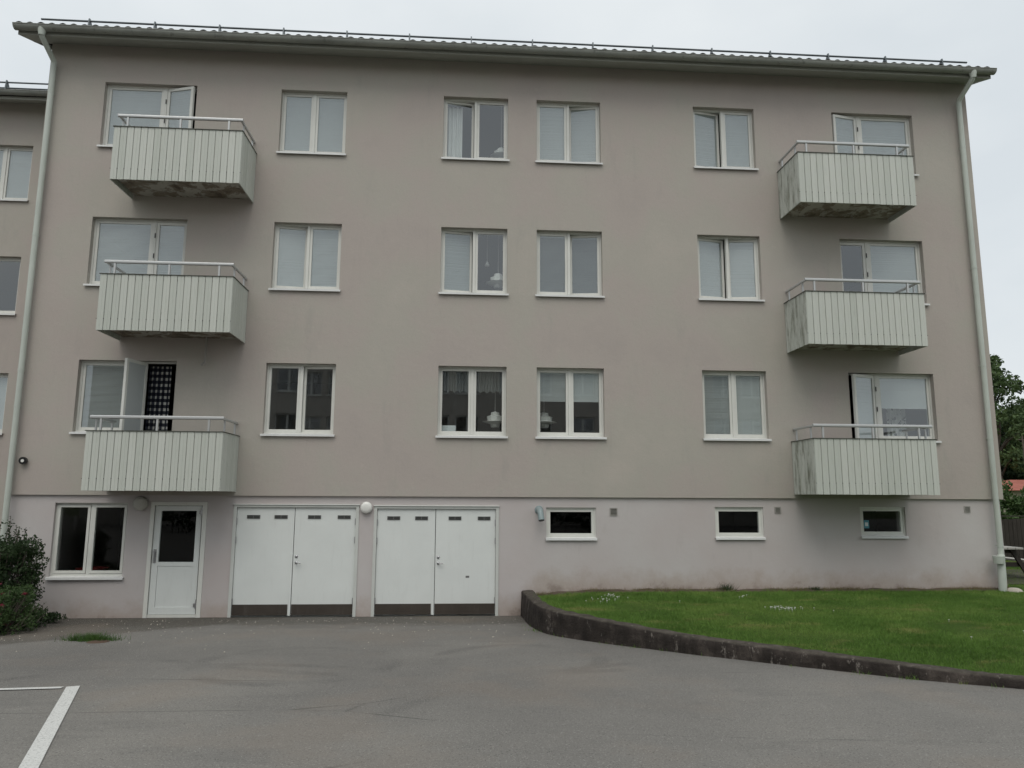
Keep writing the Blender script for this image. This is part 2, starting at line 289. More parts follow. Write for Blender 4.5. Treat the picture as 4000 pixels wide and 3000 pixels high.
# ------------------------------------------------------------------ helpers: geometry and objects
WL = {}      # world location of every parent (none is rotated)
def tag(o, label=None, cat=None, group=None, kind=None):
    if label: o['label'] = label
    if cat: o['category'] = cat
    if group: o['group'] = group
    if kind: o['kind'] = kind
    return o
def empty(name, loc):
    o = bpy.data.objects.new(name, None); COL.objects.link(o); o.location = loc; o.empty_display_size = 0.3
    WL[o.name] = Vector(loc); return o
def link(name, me, parent=None, loc=(0, 0, 0), rz=0.0):
    o = bpy.data.objects.new(name, me); COL.objects.link(o)
    w = Vector(loc); WL[o.name] = w
    if parent is not None:
        o.parent = parent; o.location = w - WL[parent.name]
    else: o.location = w
    o.rotation_euler = (0, 0, rz)
    return o
class MB:
    def __init__(s): s.v = []; s.f = []; s.sm = []
    def add(s, vs_, fs, smooth=False):
        b = len(s.v); s.v += [tuple(p) for p in vs_]
        for f in fs: s.f.append(tuple(b+i for i in f)); s.sm.append(smooth)
        return s
    def box(s, x0, x1, y0, y1, z0, z1):
        return s.add([(x0,y0,z0),(x1,y0,z0),(x1,y1,z0),(x0,y1,z0),(x0,y0,z1),(x1,y0,z1),(x1,y1,z1),(x0,y1,z1)],
                     [(0,3,2,1),(4,5,6,7),(0,1,5,4),(1,2,6,5),(2,3,7,6),(3,0,4,7)])
    def prism(s, prof, x0, x1, axis='x'):
        """closed profile extruded along x (profile y,z) or y (profile x,z) or z (profile x,y)"""
        n = len(prof)
        def p(a, q): return {'x': (a, q[0], q[1]), 'y': (q[0], a, q[1]), 'z': (q[0], q[1], a)}[axis]
        vs_ = [p(x0, q) for q in prof] + [p(x1, q) for q in prof]
        fs = [(i, (i+1) % n, n+(i+1) % n, n+i) for i in range(n)] + [tuple(range(n))[::-1], tuple(range(n, 2*n))]
        return s.add(vs_, fs)
    def frame(s, x0, x1, z0, z1, w, y0, y1, wb=None):
        wb = w if wb is None else wb
        s.box(x0, x0+w, y0, y1, z0, z1); s.box(x1-w, x1, y0, y1, z0, z1)
        s.box(x0+w, x1-w, y0, y1, z1-w, z1); s.box(x0+w, x1-w, y0, y1, z0, z0+wb); return s
    def tube(s, path, r, n=10, caps=True, smooth=True):
        path = [Vector(p) for p in path]; rs = r if isinstance(r, (list, tuple)) else [r]*len(path)
        rings = []; up = None
        for i, p in enumerate(path):
            d = ((path[min(i+1, len(path)-1)]-p).normalized() + (p-path[max(i-1, 0)]).normalized())
            d = d.normalized() if d.length > 1e-6 else Vector((0, 0, 1))
            if up is None: up = Vector((0, 0, 1)) if abs(d.z) < 0.9 else Vector((1, 0, 0))
            a = d.cross(up).normalized(); b = a.cross(d).normalized(); up = b
            rings.append([p + rs[i]*(math.cos(2*math.pi*k/n)*a + math.sin(2*math.pi*k/n)*b) for k in range(n)])
        vs_ = [q for rg in rings for q in rg]; fs = []
        for i in range(len(path)-1):
            for k in range(n): fs.append((i*n+k, i*n+(k+1) % n, (i+1)*n+(k+1) % n, (i+1)*n+k))
        s.add(vs_, fs, smooth)
        if caps:
            s.add(rings[0], [tuple(range(n))]); s.add(rings[-1], [tuple(range(n))[::-1]])
        return s
    def lathe(s, prof, c, n=20, axis='z', smooth=True):
        vs_ = []; fs = []
        for (r, h) in prof:
            for k in range(n):
                a = 2*math.pi*k/n; x, y = r*math.cos(a), r*math.sin(a)
                vs_.append((c[0]+x, c[1]+y, c[2]+h) if axis == 'z' else (c[0]+x, c[1]+h, c[2]+y))
        for i in range(len(prof)-1):
            for k in range(n): fs.append((i*n+k, i*n+(k+1) % n, (i+1)*n+(k+1) % n, (i+1)*n+k))
        s.add(vs_, fs, smooth); return s
    def mesh(s, name, m, origin):
        me = bpy.data.meshes.new(name)
        me.from_pydata([(p[0]-origin[0], p[1]-origin[1], p[2]-origin[2]) for p in s.v], [], s.f)
        me.polygons.foreach_set('use_smooth', s.sm); me.materials.append(m); me.update(); return me
    def build(s, name, m, parent=None, origin=None, rz=0.0, world=None):
        """origin: point of the drawing that becomes the object's origin; world: where it is put (default: stays)"""
        if origin is None:
            a = np.array(s.v); lo, hi = a.min(0), a.max(0); origin = ((lo[0]+hi[0])/2, (lo[1]+hi[1])/2, lo[2])
        if isinstance(m, str): m = MT[m]
        return link(name, s.mesh(name, m, origin), parent, world if world is not None else origin, rz)
def np_mesh(name, v, quads, m, smooth=False):
    me = bpy.data.meshes.new(name); k = quads.shape[1]
    me.vertices.add(len(v)); me.vertices.foreach_set('co', v.astype(np.float32).ravel())
    me.loops.add(quads.size); me.loops.foreach_set('vertex_index', quads.astype(np.int32).ravel())
    me.polygons.add(len(quads)); me.polygons.foreach_set('loop_start', np.arange(0, quads.size, k, dtype=np.int32))
    me.update(calc_edges=True); me.materials.append(m); return me
def wall_with_holes(x0, x1, z0, z1, y0, y1, holes):
    b = MB(); xs = sorted({x0, x1, *[h[0] for h in holes], *[h[1] for h in holes]}); zs = sorted({z0, z1, *[h[2] for h in holes], *[h[3] for h in holes]})
    nx, nz = len(xs)-1, len(zs)-1
    def solid(i, k):
        if i < 0 or k < 0 or i >= nx or k >= nz: return False
        cx, cz = (xs[i]+xs[i+1])/2, (zs[k]+zs[k+1])/2
        return not any(h[0] < cx < h[1] and h[2] < cz < h[3] for h in holes)
    for i in range(nx):
        for k in range(nz):
            if not solid(i, k): continue
            a, c, d, e = xs[i], xs[i+1], zs[k], zs[k+1]
            b.add([(a,y0,d),(c,y0,d),(c,y0,e),(a,y0,e)], [(0,1,2,3)]); b.add([(a,y1,d),(c,y1,d),(c,y1,e),(a,y1,e)], [(3,2,1,0)])
            if not solid(i-1, k): b.add([(a,y0,d),(a,y1,d),(a,y1,e),(a,y0,e)], [(3,2,1,0)])
            if not solid(i+1, k): b.add([(c,y0,d),(c,y1,d),(c,y1,e),(c,y0,e)], [(0,1,2,3)])
            if not solid(i, k-1): b.add([(a,y0,d),(c,y0,d),(c,y1,d),(a,y1,d)], [(3,2,1,0)])
            if not solid(i, k+1): b.add([(a,y0,e),(c,y0,e),(c,y1,e),(a,y1,e)], [(0,1,2,3)])
    return b

# ------------------------------------------------------------------ ground
def zg(y): return -2.13 if y >= 0 else (-2.13 - 0.0384*y if y > -13.8 else -1.60)
ys = [4.0, 1.5, 0.3, 0.0] + list(np.linspace(-0.5, -13.8, 28)) + [-18, -26, -45]
xsg = [-60, -30, -16] + list(np.linspace(-12, 14, 40)) + [20, 40, 60]
b = MB(); vsg = []; fsg = []
for y in ys:
    for x in xsg:
        vsg.append((x, y, zg(y) + 0.02*(mnoise.noise(Vector((x*0.35, y*0.35, 3.1)))) * (1 if -12 < y < -0.4 else 0)))
n = len(xsg)
for j in range(len(ys)-1):
    for i in range(n-1): fsg.append((j*n+i, (j+1)*n+i, (j+1)*n+i+1, j*n+i+1))
b.add(vsg, fsg, True)
yard = tag(b.build('asphalt_yard', 'asphalt'), 'worn grey asphalt yard in front of the garage doors', kind='structure')
b = MB(); b.add([(-1500,-1500,-2.6),(1500,-1500,-2.6),(1500,1500,-2.6),(-1500,1500,-2.6)], [(0,1,2,3)])
tag(b.build('ground', 'ground'), 'flat green land around the buildings', kind='structure')
def zpl(x, y): return zg(y) + 0.02*mnoise.noise(Vector((x*0.35, y*0.35, 3.1))) + 0.009
# white corner of a parking bay, thin sheets of road paint
def strip(pa, pb, w, n=14):
    a, c = Vector((*pa, 0)), Vector((*pb, 0)); d = (c-a).normalized(); s_ = Vector((-d.y, d.x, 0))*w/2; q = MB()
    vs_ = []; fs = []
    for i in range(n+1):
        p = a + (c-a)*i/n
        for sg in (-1, 1): e = p + sg*s_; vs_.append((e.x, e.y, zpl(e.x, e.y)))
    fs = [(2*i, 2*i+1, 2*i+3, 2*i+2) for i in range(n)]
    q.add(vs_, fs); return q
strip((-3.850, -5.72), (-2.125, -10.2), 0.120, 24).build('painted_line', 'paint', yard)
strip((-3.932, -5.772), (-7.6, -6.12), 0.085, 20).build('painted_line', 'paint', yard)

# curve of the low concrete wall (x, y of its foot) and the height of its top
KC = [(1.14, 0.02, -1.672), (1.145, -0.6, -1.672), (1.17, -1.3, -1.672), (1.25, -2.0, -1.670), (1.42, -2.50, -1.672), (1.694, -2.90, -1.685), (2.077, -3.36, -1.700), (2.563, -3.86, -1.730), (2.997, -4.30, -1.745),
      (3.448, -4.68, -1.752), (3.86, -5.03, -1.756), (4.312, -5.40, -1.762), (4.86, -5.88, -1.766), (5.421, -6.30, -1.775), (6.3, -6.85, -1.775), (7.6, -7.45, -1.77), (9.5, -8.1, -1.76), (13, -8.9, -1.74), (20, -9.6, -1.72), (40, -10.2, -1.70)]
def resample(pts, step):
    out = []; P_ = [Vector(p) for p in pts]
    for i in range(len(P_)-1):
        p0, p1, p2, p3 = P_[max(i-1, 0)], P_[i], P_[i+1], P_[min(i+2, len(P_)-1)]
        k = max(2, int((p2-p1).length/step)) if p1.x < 12 else 6
        for j in range(k):
            u = j/k
            out.append(0.5*((2*p1) + (p2-p0)*u + (2*p0-5*p1+4*p2-p3)*u*u + (3*p1-p0-3*p2+p3)*u**3))
    out.append(P_[-1]); return out
kc = resample(KC, 0.06)
b = MB(); prof = [(-0.015, -0.62), (0.0, -0.40), (0.0, -0.22), (0.004, -0.10), (0.008, -0.03), (0.030, -0.004), (0.08, 0.0), (0.15, 0.002), (0.21, -0.006), (0.235, -0.03), (0.24, -0.3)]
vs_ = []; fs = []; back = []
for i, p in enumerate(kc):
    d = (kc[min(i+1, len(kc)-1)] - kc[max(i-1, 0)]); d.z = 0; d.normalize(); nrm = Vector((-d.y, d.x, 0))
    if nrm.dot(Vector((1, 1, 0))) < 0: nrm = -nrm
    for j, (o_, h) in enumerate(prof):
        nn = mnoise.noise(Vector((p.x*3.1, p.y*3.1, h*5+j))); n2 = mnoise.noise(Vector((p.x*9, p.y*9, j*1.7)))
        q = p + nrm*(o_ + 0.012*nn + 0.008*n2)
        vs_.append((q.x, q.y, p.z + h + (0.012*n2 + 0.010*nn if j > 3 else 0)))
    e = p + nrm*0.20; back.append((e.x, e.y, p.z - 0.035))
k = len(prof)
for i in range(len(kc)-1):
    for j in range(k-1): fs.append((i*k+j, (i+1)*k+j, (i+1)*k+j+1, i*k+j+1))
fs.append(tuple(range(k)))
b.add(vs_, fs, True)
tag(b.build('retaining_wall', 'kerb'), 'low curved weathered concrete wall holding the lawn above the asphalt', 'wall')

# lawn sheet from the back of that wall to the building and on round its right-hand end
b = MB(); vs_ = []; fs = []; NS = 14
def z_at_wall(x): return -1.80 + 0.09*min(1, max(0, (x-1.2)/1.2))
bk = [q for q in back]; bk[0] = (bk[0][0], 0.06, bk[0][2])
mono = [bk[0]]
for q in bk[1:]:
    if q[0] > mono[-1][0] + 0.004: mono.append(q)
for (x, y, z) in mono:
    for j in range(NS+1):
        u = j/NS; yy = y + (0.08-y)*u; zz = z + (z_at_wall(x)-z)*u
        vs_.append((x, yy, zz + 0.03*mnoise.noise(Vector((x*0.8, yy*0.8, 5)))*math.sin(math.pi*u)))
for i in range(len(mono)-1):
    for j in range(NS): fs.append((i*(NS+1)+j, (i+1)*(NS+1)+j, (i+1)*(NS+1)+j+1, i*(NS+1)+j+1))
b.add(vs_, fs, True)
b.add([(10.4, 0.08, -1.71), (40.6, 0.08, -1.71), (90, 70, -1.75), (10.4, 70, -1.75)], [(0, 1, 2, 3)])
lawn = tag(b.build('lawn', 'lawn'), 'mown lawn between the low concrete wall and the building', kind='structure')
mx_ = np.array([q[0] for q in mono]); my_ = np.array([q[1] for q in mono]); mz_ = np.array([q[2] for q in mono])
def lawn_z(x, y):
    ye = np.interp(x, mx_, my_); ze = np.interp(x, mx_, mz_); u = np.clip((y-ye)/(0.08-ye), 0, 1)
    zw = -1.80 + 0.09*np.clip((x-1.2)/1.2, 0, 1)
    return np.where(y > 0.08, -1.71, ze + (zw-ze)*u)
# grass blades
def blades(x, y, z, hmin, hmax, w, lean=0.6):
    n = len(x); a = rng.uniform(0, 2*np.pi, n); h = rng.uniform(hmin, hmax, n); la = rng.uniform(0, 2*np.pi, n); l = rng.uniform(0, lean, n)*h
    dx, dy = np.cos(a)*w/2, np.sin(a)*w/2; tx, ty = x+np.cos(la)*l, y+np.sin(la)*l
    v = np.empty((n, 3, 3)); v[:, 0] = np.stack([x-dx, y-dy, z], 1); v[:, 1] = np.stack([x+dx, y+dy, z], 1); v[:, 2] = np.stack([tx, ty, z+h], 1)
    return v.reshape(-1, 3), np.arange(n*3).reshape(n, 3)
X = rng.uniform(1.3, 13.5, 520000); Y = rng.uniform(-8.4, 0.05, 520000)
keep = Y > np.interp(X, mx_, my_) - 0.02
dens = np.where(X > 11, 0.35, 1.0); keep &= rng.uniform(0, 1, len(X)) < dens
keep &= ((X > 1.4) | (Y < 9)) & (X*0 + (X/(Y+13.81)) < 0.86)
X, Y = X[keep], Y[keep]
X2 = rng.uniform(10.6, 15.0, 60000); Y2 = rng.uniform(0.05, 7.0, 60000); X = np.concatenate([X, X2]); Y = np.concatenate([Y, Y2])
TX = rng.uniform(1.6, 12.0, 520); TY = rng.uniform(-8.0, 0.0, 520); TY = np.where(TY < np.interp(TX, mx_, my_)+0.05, -0.2-TY*0-rng.uniform(0, 1.0, 520), TY)   # small clumps standing prouder
kk = rng.integers(0, 520, 26000); X = np.concatenate([X, TX[kk]+rng.normal(0, 0.035, 26000)]); Y = np.concatenate([Y, TY[kk]+rng.normal(0, 0.035, 26000)])
hs_ = np.concatenate([np.ones(len(X)-26000), np.full(26000, 1.7)])
v, q = blades(X, Y, lawn_z(X, Y)-0.004, 0.018*hs_, 0.042*hs_, 0.006, 0.9)
print('blades', len(q))
o = link('grass', np_mesh('grass', v, q, MT['grass'])); tag(o, 'short green grass blades covering the lawn', 'grass', kind='stuff')
# fringe of longer grass and weeds along the wall foot and behind the concrete edge
ii = rng.integers(0, len(mono)-40, 5000); X = mx_[ii]+rng.normal(0, 0.03, 5000); Y = my_[ii]+rng.normal(0.02, 0.03, 5000)
v, q = blades(X, Y, np.interp(X, mx_, mz_)-0.01, 0.03, 0.085, 0.006, 0.9)
o = link('edge_grass', np_mesh('edge_grass', v, q, MT['grass'])); tag(o, 'longer grass hanging along the top of the concrete wall', 'grass', kind='stuff')
cl = []
for _ in range(60):
    i = int(rng.integers(20, len(kc)-8)); cx, cy = kc[i].x, kc[i].y; nn = int(rng.integers(5, 26))
    for _ in range(nn): cl.append((cx+rng.normal(0, 0.07), cy-0.03+rng.normal(0, 0.015)))
cl = np.array(cl); v, q = blades(cl[:, 0], cl[:, 1], np.array([zg(y) for y in cl[:, 1]])-0.005, 0.02, 0.07, 0.008, 1.0)
o = link('crack_weeds', np_mesh('crack_weeds', v, q, MT['grass'])); tag(o, 'tiny weeds along the foot of the concrete wall', 'weeds', kind='stuff')

X = rng.uniform(1.4, 10.5, 9000); Y = 0.03-np.abs(rng.normal(0, 0.05, 9000)); kp = np.sin(X*2.1)+np.sin(X*5.3+1)+rng.normal(0, 0.8, 9000) > -0.2; X, Y = X[kp], Y[kp]
v, q = blades(X, Y, lawn_z(X, Y)-0.005, 0.03, 0.10, 0.007, 1.1)
MT['dry'] = mat('dry_grass', (0.17, 0.145, 0.065), 0.9, 0.1)
o = link('dry_grass', np_mesh('dry_grass', v, q, MT['dry'])); tag(o, 'dry yellow grass along the wall foot above the lawn', 'grass', kind='stuff')
b = MB(); vs_ = []; nX = 150
for i in range(nX+1):
    x = 1.35+9.2*i/nX; wdt = 0.10+0.07*mnoise.noise(Vector((x*1.7, 0, 0)))+0.05*mnoise.noise(Vector((x*6, 3, 0)))
    zz = -1.80+0.09*min(1, max(0, (x-1.2)/1.2))
    vs_ += [(x, 0.047, zz+0.035+0.03*mnoise.noise(Vector((x*3, 9, 0)))), (x, -wdt*0.4, zz+0.028), (x, -wdt, zz-0.012)]
b.add(vs_, [(3*i+k, 3*i+k+1, 3*i+k+4, 3*i+k+3) for i in range(nX) for k in (0, 1)], True)
MT['earth'] = painted('bare_earth', (0.085, 0.065, 0.048), 0.25, 0.95, 0.5, (0.04, 0.032, 0.026), streak=False)
tag(b.build('earth_strip', 'earth'), 'bare brown earth along the foot of the wall', kind='structure')

# ------------------------------------------------------------------ the apartment building
XL, XR = -8.05, 10.53
TOP = [2.448, 5.192, 7.932]; SIL = [1.08, 3.832, 6.575]
WIN = {'B': (-3.63, -2.35), 'C': (-0.44, 0.85), 'D': (1.425, 2.72), 'E': (4.64, 5.915)}
BALC = {'L': (-6.305, -4.04), 'R': (6.35, 8.65)}; BB = [0.072, 2.812, 5.556]
AW, AS, AD = -6.99, -5.88, -5.25      # left: window from AW to AS, door from AS to AD
FD, FS, FW = 7.57, 8.19, 9.31         # right: door from FD to FS, window from FS to FW
bld = empty('apartment_building', (1.24, 0.0, -2.13))
tag(bld, 'grey-beige rendered three storey apartment block with six boarded balconies', 'building')
holes = []
for r in range(3):
    for c_, (a, e) in WIN.items(): holes.append((a, e, SIL[r]+0.045, TOP[r]))
    fl = BB[r]+0.23
    holes += [(AW, AS, SIL[r]+0.045, TOP[r]), (AS, AD, fl, TOP[r]), (FS, FW, SIL[r]+0.045, TOP[r]), (FD, FS, fl, TOP[r])]
w = wall_with_holes(XL, XR, 0.0, 8.75, 0.0, 0.3, holes)
w.box(XL, XL+0.3, 0.3, 11.0, 0, 8.75); w.box(XR-0.3, XR, 0.3, 11.0, 0, 8.75); w.box(XL, XR, 11.0, 11.3, 0, 8.75)
for xa, xb in ((XL, XL+0.3), (XR-0.3, XR)):      # gables
    w.add([(xa,0,8.75),(xa,11.3,8.75),(xa,5.65,10.72),(xb,0,8.75),(xb,11.3,8.75),(xb,5.65,10.72)], [(0,2,1),(3,4,5),(0,1,4,3),(1,2,5,4),(2,0,3,5)])
w.build('wall', 'render', bld)
PW = 0.045
A0 = (-7.185, -5.93, -1.425, -0.140); DR = (-5.525, -4.54, -2.13, -0.118)
G1 = (-4.07, -1.83, -2.13, -0.155); G2 = (-1.56, 0.725, -2.13, -0.170)
SW = [(1.607, 2.541, -0.745, -0.190), (4.812, 5.749, -0.730, -0.170), (7.65, 8.55, -0.705, -0.156)]
w = wall_with_holes(XL+0.05, XR-0.05, -2.7, 0.0, PW, 0.35, [A0, DR, G1, G2] + SW)
w.box(XL+0.05, XL+0.3, 0.35, 11, -2.7, 0); w.box(XR-0.3, XR-0.05, 0.35, 11, -2.7, 0); w.box(XL+0.05, XR-0.05, 11, 11.25, -2.7, 0)
w.build('base_wall', 'plinth', bld)
# floors, ceilings and room walls seen through the glass
w = MB()
for z in (0.02, 2.76, 5.50, 8.35): w.box(XL+0.3, XR-0.3, 0.3, 6.0, z, z+0.24)
w.box(XL+0.3, XR-0.3, 4.6, 4.8, 0.27, 8.3)
for x in (-4.6, -1.4, 1.14, 3.7, 6.7):
    for z in (0.27, 3.01, 5.75): w.box(x-0.05, x+0.05, 0.3, 4.6, z, z+2.48)
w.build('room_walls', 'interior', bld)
w = MB(); w.box(XL+0.3, XR-0.3, 4.0, 4.2, -2.6, 0.02); w.box(XL+0.3, XR-0.3, 0.36, 4.0, -2.6, -2.35)
for x in (-5.72, -4.3, 1.2, 3.7, 6.7): w.box(x-0.05, x+0.05, 0.36, 4.0, -2.35, 0.0)
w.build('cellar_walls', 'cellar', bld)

# roof, eaves, gutter, tiles
RS = 0.36; EY, EZ = -0.52, 8.70
def zr(y): return EZ + (y-EY)*RS
GX0, GX1 = -8.42, 10.76
w = MB(); w.prism([(EY, EZ), (5.65, zr(5.65)), (11.9, zr(-0.6)), (11.9, zr(-0.6)-0.10), (5.65, zr(5.65)-0.12), (EY, EZ-0.10)], GX0+0.03, GX1-0.03)
roof = w.build('roof', 'tile', bld)
w = MB(); w.prism([(-0.48, 8.535), (0.02, 8.70), (0.02, 8.74), (-0.50, 8.66), (-0.50, 8.535)], GX0+0.05, GX1-0.05); w.build('soffit', 'soffit', bld)
w = MB()
for xe in (GX0+0.035, GX1-0.035): w.prism([(-0.50, 8.53), (5.65, 10.74), (5.65, 10.92), (-0.50, 8.70)], xe-0.014, xe+0.014)
w.build('bargeboard', 'soffit', bld)
def gutter(x0, x1, yc, zc, r, parent, seams=()):
    n = 12; w = MB(); prof = [(yc + r*math.cos(math.pi+math.pi*k/n), zc + r*math.sin(math.pi+math.pi*k/n)) for k in range(n+1)]
    prof2 = [(yc + (r-0.006)*math.cos(2*math.pi-math.pi*k/n), zc + (r-0.006)*math.sin(2*math.pi-math.pi*k/n)) for k in range(n+1)]
    w.prism(prof+prof2, x0, x1); w.tube([(x0, yc-r, zc), (x1, yc-r, zc)], 0.010, 6)
    for xe in (x0, x1): w.prism(prof, xe-0.003, xe+0.003)
    g = w.build('gutter', 'gutter', parent)
    for xs_ in seams:
        q = MB(); pr = [(yc + (r+0.004)*math.cos(math.pi+math.pi*k/n), zc + (r+0.004)*math.sin(math.pi+math.pi*k/n)) for k in range(n+1)]
        q.prism(pr + [(a*0.995+yc*0.005, c*1.0) for a, c in pr[::-1]], xs_-0.014, xs_+0.014); q.build('gutter_clip', 'gutter', g)
    return g
gutter(GX0, GX1, -0.575, 8.662, 0.085, bld, [GX0+0.45+0.98*i for i in range(19)])
# eave row of pantiles, each one a piece
def tile_mesh(wd, m):
    w = MB(); n = 8; L = 0.36
    def hgt(u): return 0.026*math.sin(math.pi*min(1, u/0.62)) if u < 0.62 else -0.010*math.sin(math.pi*(u-0.62)/0.38)
    vs_ = []
    for (y, dz) in ((0, 0), (L, L*RS)):
        for th in (0.0, 0.016):
            for i in range(n+1): vs_.append((wd*i/n, y, dz+hgt(i/n)-0.0+th))
    k = n+1; fs = []
    for i in range(n):
        fs += [(k+i, k+i+1, 3*k+i+1, 3*k+i), (i+1, i, 2*k+i, 2*k+i+1), (i, i+1, k+i+1, k+i), (2*k+i+1, 2*k+i, 3*k+i, 3*k+i+1)]
    fs += [(0, k, 3*k, 2*k), (n, 2*k+n, 3*k+n, k+n)]
    w.add(vs_, fs, True); return w.mesh('roof_tile', m, (0, 0, 0))
tm = tile_mesh(0.196, MT['tile']); nt_ = int((GX1-GX0)/0.197)
for i in range(nt_):
    link('roof_tile', tm, roof, (GX0 + i*(GX1-GX0)/nt_, EY-0.06, zr(EY-0.06)+0.034+random.uniform(-0.004, 0.004)))
def snow_guard(x0, x1, y, zr_, hs, parent, step):
    w = MB()
    for h in hs: w.tube([(x0, y, zr_+h), (x1, y, zr_+h)], 0.019, 8)
    g = w.build('snow_guard', 'snow', parent); x = x0+0.9
    while x < x1:
        q = MB(); q.prism([(y-0.06, zr_-0.03), (y+0.22, zr_+0.06), (y+0.02, zr_+max(hs)+0.05), (y-0.02, zr_+max(hs)+0.05)], x-0.012, x+0.012); q.build('bracket', 'snow', g); x += step
snow_guard(-8.22, 10.52, -0.15, zr(-0.15), (0.265,), bld, 1.235)
def downpipe(x, side, zend, parent, joints, yc=-0.575, zc=8.685):
    w = MB(); xo = x + side*0.0
    w.tube([(xo, yc, zc-0.03), (xo, yc, zc-0.17), (xo, yc+0.03, zc-0.215), (x, -0.125, zc-0.42), (x, -0.095, zc-0.47), (x, -0.095, zc-0.52), (x, -0.095, zend)], 0.050, 14)
    p = w.build('downpipe', 'pipe', parent)
    for z in joints:
        q = MB(); q.tube([(x, -0.095, z), (x, -0.095, z+0.05)], 0.0535, 14); q.box(x-0.012, x+0.012, -0.045, 0.01, z+0.01, z+0.035); q.build('pipe_joint', 'pipe', p)
    q = MB(); q.lathe([(0.052, -0.12), (0.075, 0.0), (0.078, 0.05)], (xo, yc, zc-0.085), 14); q.build('outlet', 'pipe', p)
    return p
downpipe(-7.93, -1, -2.1, bld, (7.6, 4.75, 2.2, 1.55))
pr = downpipe(10.30, 1, -1.05, bld, (7.2, 4.6, 2.6, 1.15, -0.9))
q = MB(); q.tube([(10.30, -0.10, -1.04), (10.27, -0.12, -1.16), (10.25, -0.14, -1.45), (10.235, -0.14, -1.74)], [0.062, 0.07, 0.072, 0.068], 14); q.build('ground_pipe', 'pipe', pr)
q = MB(); q.tube([(10.20, -0.16, -1.06), (10.20, -0.16, -1.20)], [0.105, 0.088], 14); q.build('pipe_collar', 'pipe', pr)

# windows -----------------------------------------------------------------------------------------------
YF = 0.105
def ring_mesh(wd, h, s, sb, y0, y1, sgn, m, name):
    w = MB(); x0, x1 = (0, wd) if sgn > 0 else (-wd, 0)
    w.frame(x0, x1, 0, h, s, y0, y1, sb); return w.mesh(name, MT[m], (0, 0, 0))
def sash(parent, xh, z0, wd, h, sgn, ang, blind=None, blind_h=1.0, tilt=68, s=0.045, sb=0.05, panel=0.0, name='sash', yh=None, bm='blind', gm='glass'):
    """a leaf hinged at xh reaching wd in direction sgn; positive ang swings it into the room"""
    yh = YF+0.012 if yh is None else yh; rz = sgn*R(ang); loc = (xh, yh, z0)
    link(name, ring_mesh(wd, h, s, sb, 0.0, 0.05, sgn, 'frame', name), parent, loc, rz)
    x0, x1 = (s, wd-s) if sgn > 0 else (-wd+s, -s); zb = sb
    if panel:
        w = MB(); w.box(x0, x1, 0.012, 0.038, sb, panel); w.box(x0, x1, 0.002, 0.048, panel, panel+0.06); link('door_panel', w.mesh('door_panel', MT['frame'], (0, 0, 0)), parent, loc, rz); zb = panel+0.06
    w = MB(); w.box(x0, x1, 0.016, 0.020, zb, h-s); link('pane', w.mesh('pane', MT[gm], (0, 0, 0)), parent, loc, rz)
    if blind:
        w = MB(); H = h-s-zb; n = int(H*blind_h/0.0215); c_, s_ = 0.0125*math.cos(R(tilt)), 0.0125*math.sin(R(tilt))
        for i in range(n):
            z = h-s-0.03-i*0.0215; j = random.uniform(-0.0008, 0.0008)
            w.add([(x0+0.003, 0.036-c_, z-s_+j), (x1-0.003, 0.036-c_, z-s_+j), (x1-0.003, 0.036+c_, z+s_+j), (x0+0.003, 0.036+c_, z+s_+j)], [(0, 1, 2, 3)])
        w.box(x0+0.002, x1-0.002, 0.026, 0.046, h-s-0.022, h-s)
        o = link('blind', w.mesh('blind', MT[bm], (0, 0, 0)), parent, loc, rz); o['kind'] = 'stuff'
def sill(parent, x0, x1, z, y_in=0.12):
    w = MB(); w.prism([(y_in, z+0.062), (-0.048, z+0.038), (-0.052, z+0.002), (-0.047, z), (-0.043, z+0.032), (y_in, z+0.050)], x0-0.03, x1+0.03)
    return w.build('sill', 'sill', parent)
def window(x0, x1, z, t, L, Rr, name='window', parent=None, yo=0.0, lab=None):
    """two-leaf window; L and Rr: dict(ang, blind, ...)"""
    global YF
    parent = parent or bld; yf = YF+yo; zb = z+0.052; j = 0.03; xm = (x0+x1)/2
    w = MB(); w.frame(x0, x1, zb, t, j, yf, yf+0.075, 0.035); w.box(xm-0.026, xm+0.026, yf-0.004, yf+0.075, zb+0.035, t-j)
    o = w.build(name, 'frame', parent)
    wd = xm-0.026-x0-j-0.004; h = t-j-zb-0.035-0.004
    for sgn, cfg, xh in ((1, L, x0+j+0.002), (-1, Rr, x1-j-0.002)):
        if cfg is not None: sash(o, xh, zb+0.037, wd, h, sgn, cfg.get('ang', 0), cfg.get('blind'), cfg.get('bh', 1.0), cfg.get('tilt', 68), yh=yf+0.012, bm=cfg.get('bm', 'blind'))
    if yo == 0: sill(o, x0, x1, z)
    else:
        q = MB(); q.prism([(yo+0.12, z+0.062), (yo-0.048, z+0.038), (yo-0.052, z+0.002), (yo-0.047, z), (yo-0.043, z+0.032), (yo+0.12, z+0.050)], x0-0.03, x1+0.03); q.build('sill', 'sill', o)
    return o
Bl = lambda ang=0, **k: dict(ang=ang, blind=True, **k)
No = lambda ang=0: dict(ang=ang)
CFG = {('B',2): (Bl(), Bl()), ('C',2): (No(8), No()), ('D',2): (Bl(), Bl(9)), ('E',2): (Bl(10), Bl()),
       ('B',1): (Bl(8), Bl(tilt=60)), ('C',1): (Bl(9, bm='blind_dark'), No()), ('D',1): (Bl(tilt=38, bm='blind_dark'), Bl(8, tilt=38, bm='blind_dark')), ('E',1): (Bl(10), Bl(7)),
       ('B',0): (No(), No(5)), ('C',0): (No(), No()), ('D',0): (Bl(bh=0.47, tilt=52), Bl(bh=0.47)), ('E',0): (Bl(tilt=48), Bl())}
for (c_, r), (l_, rr_) in CFG.items(): window(*WIN[c_], SIL[r], TOP[r], l_, rr_)
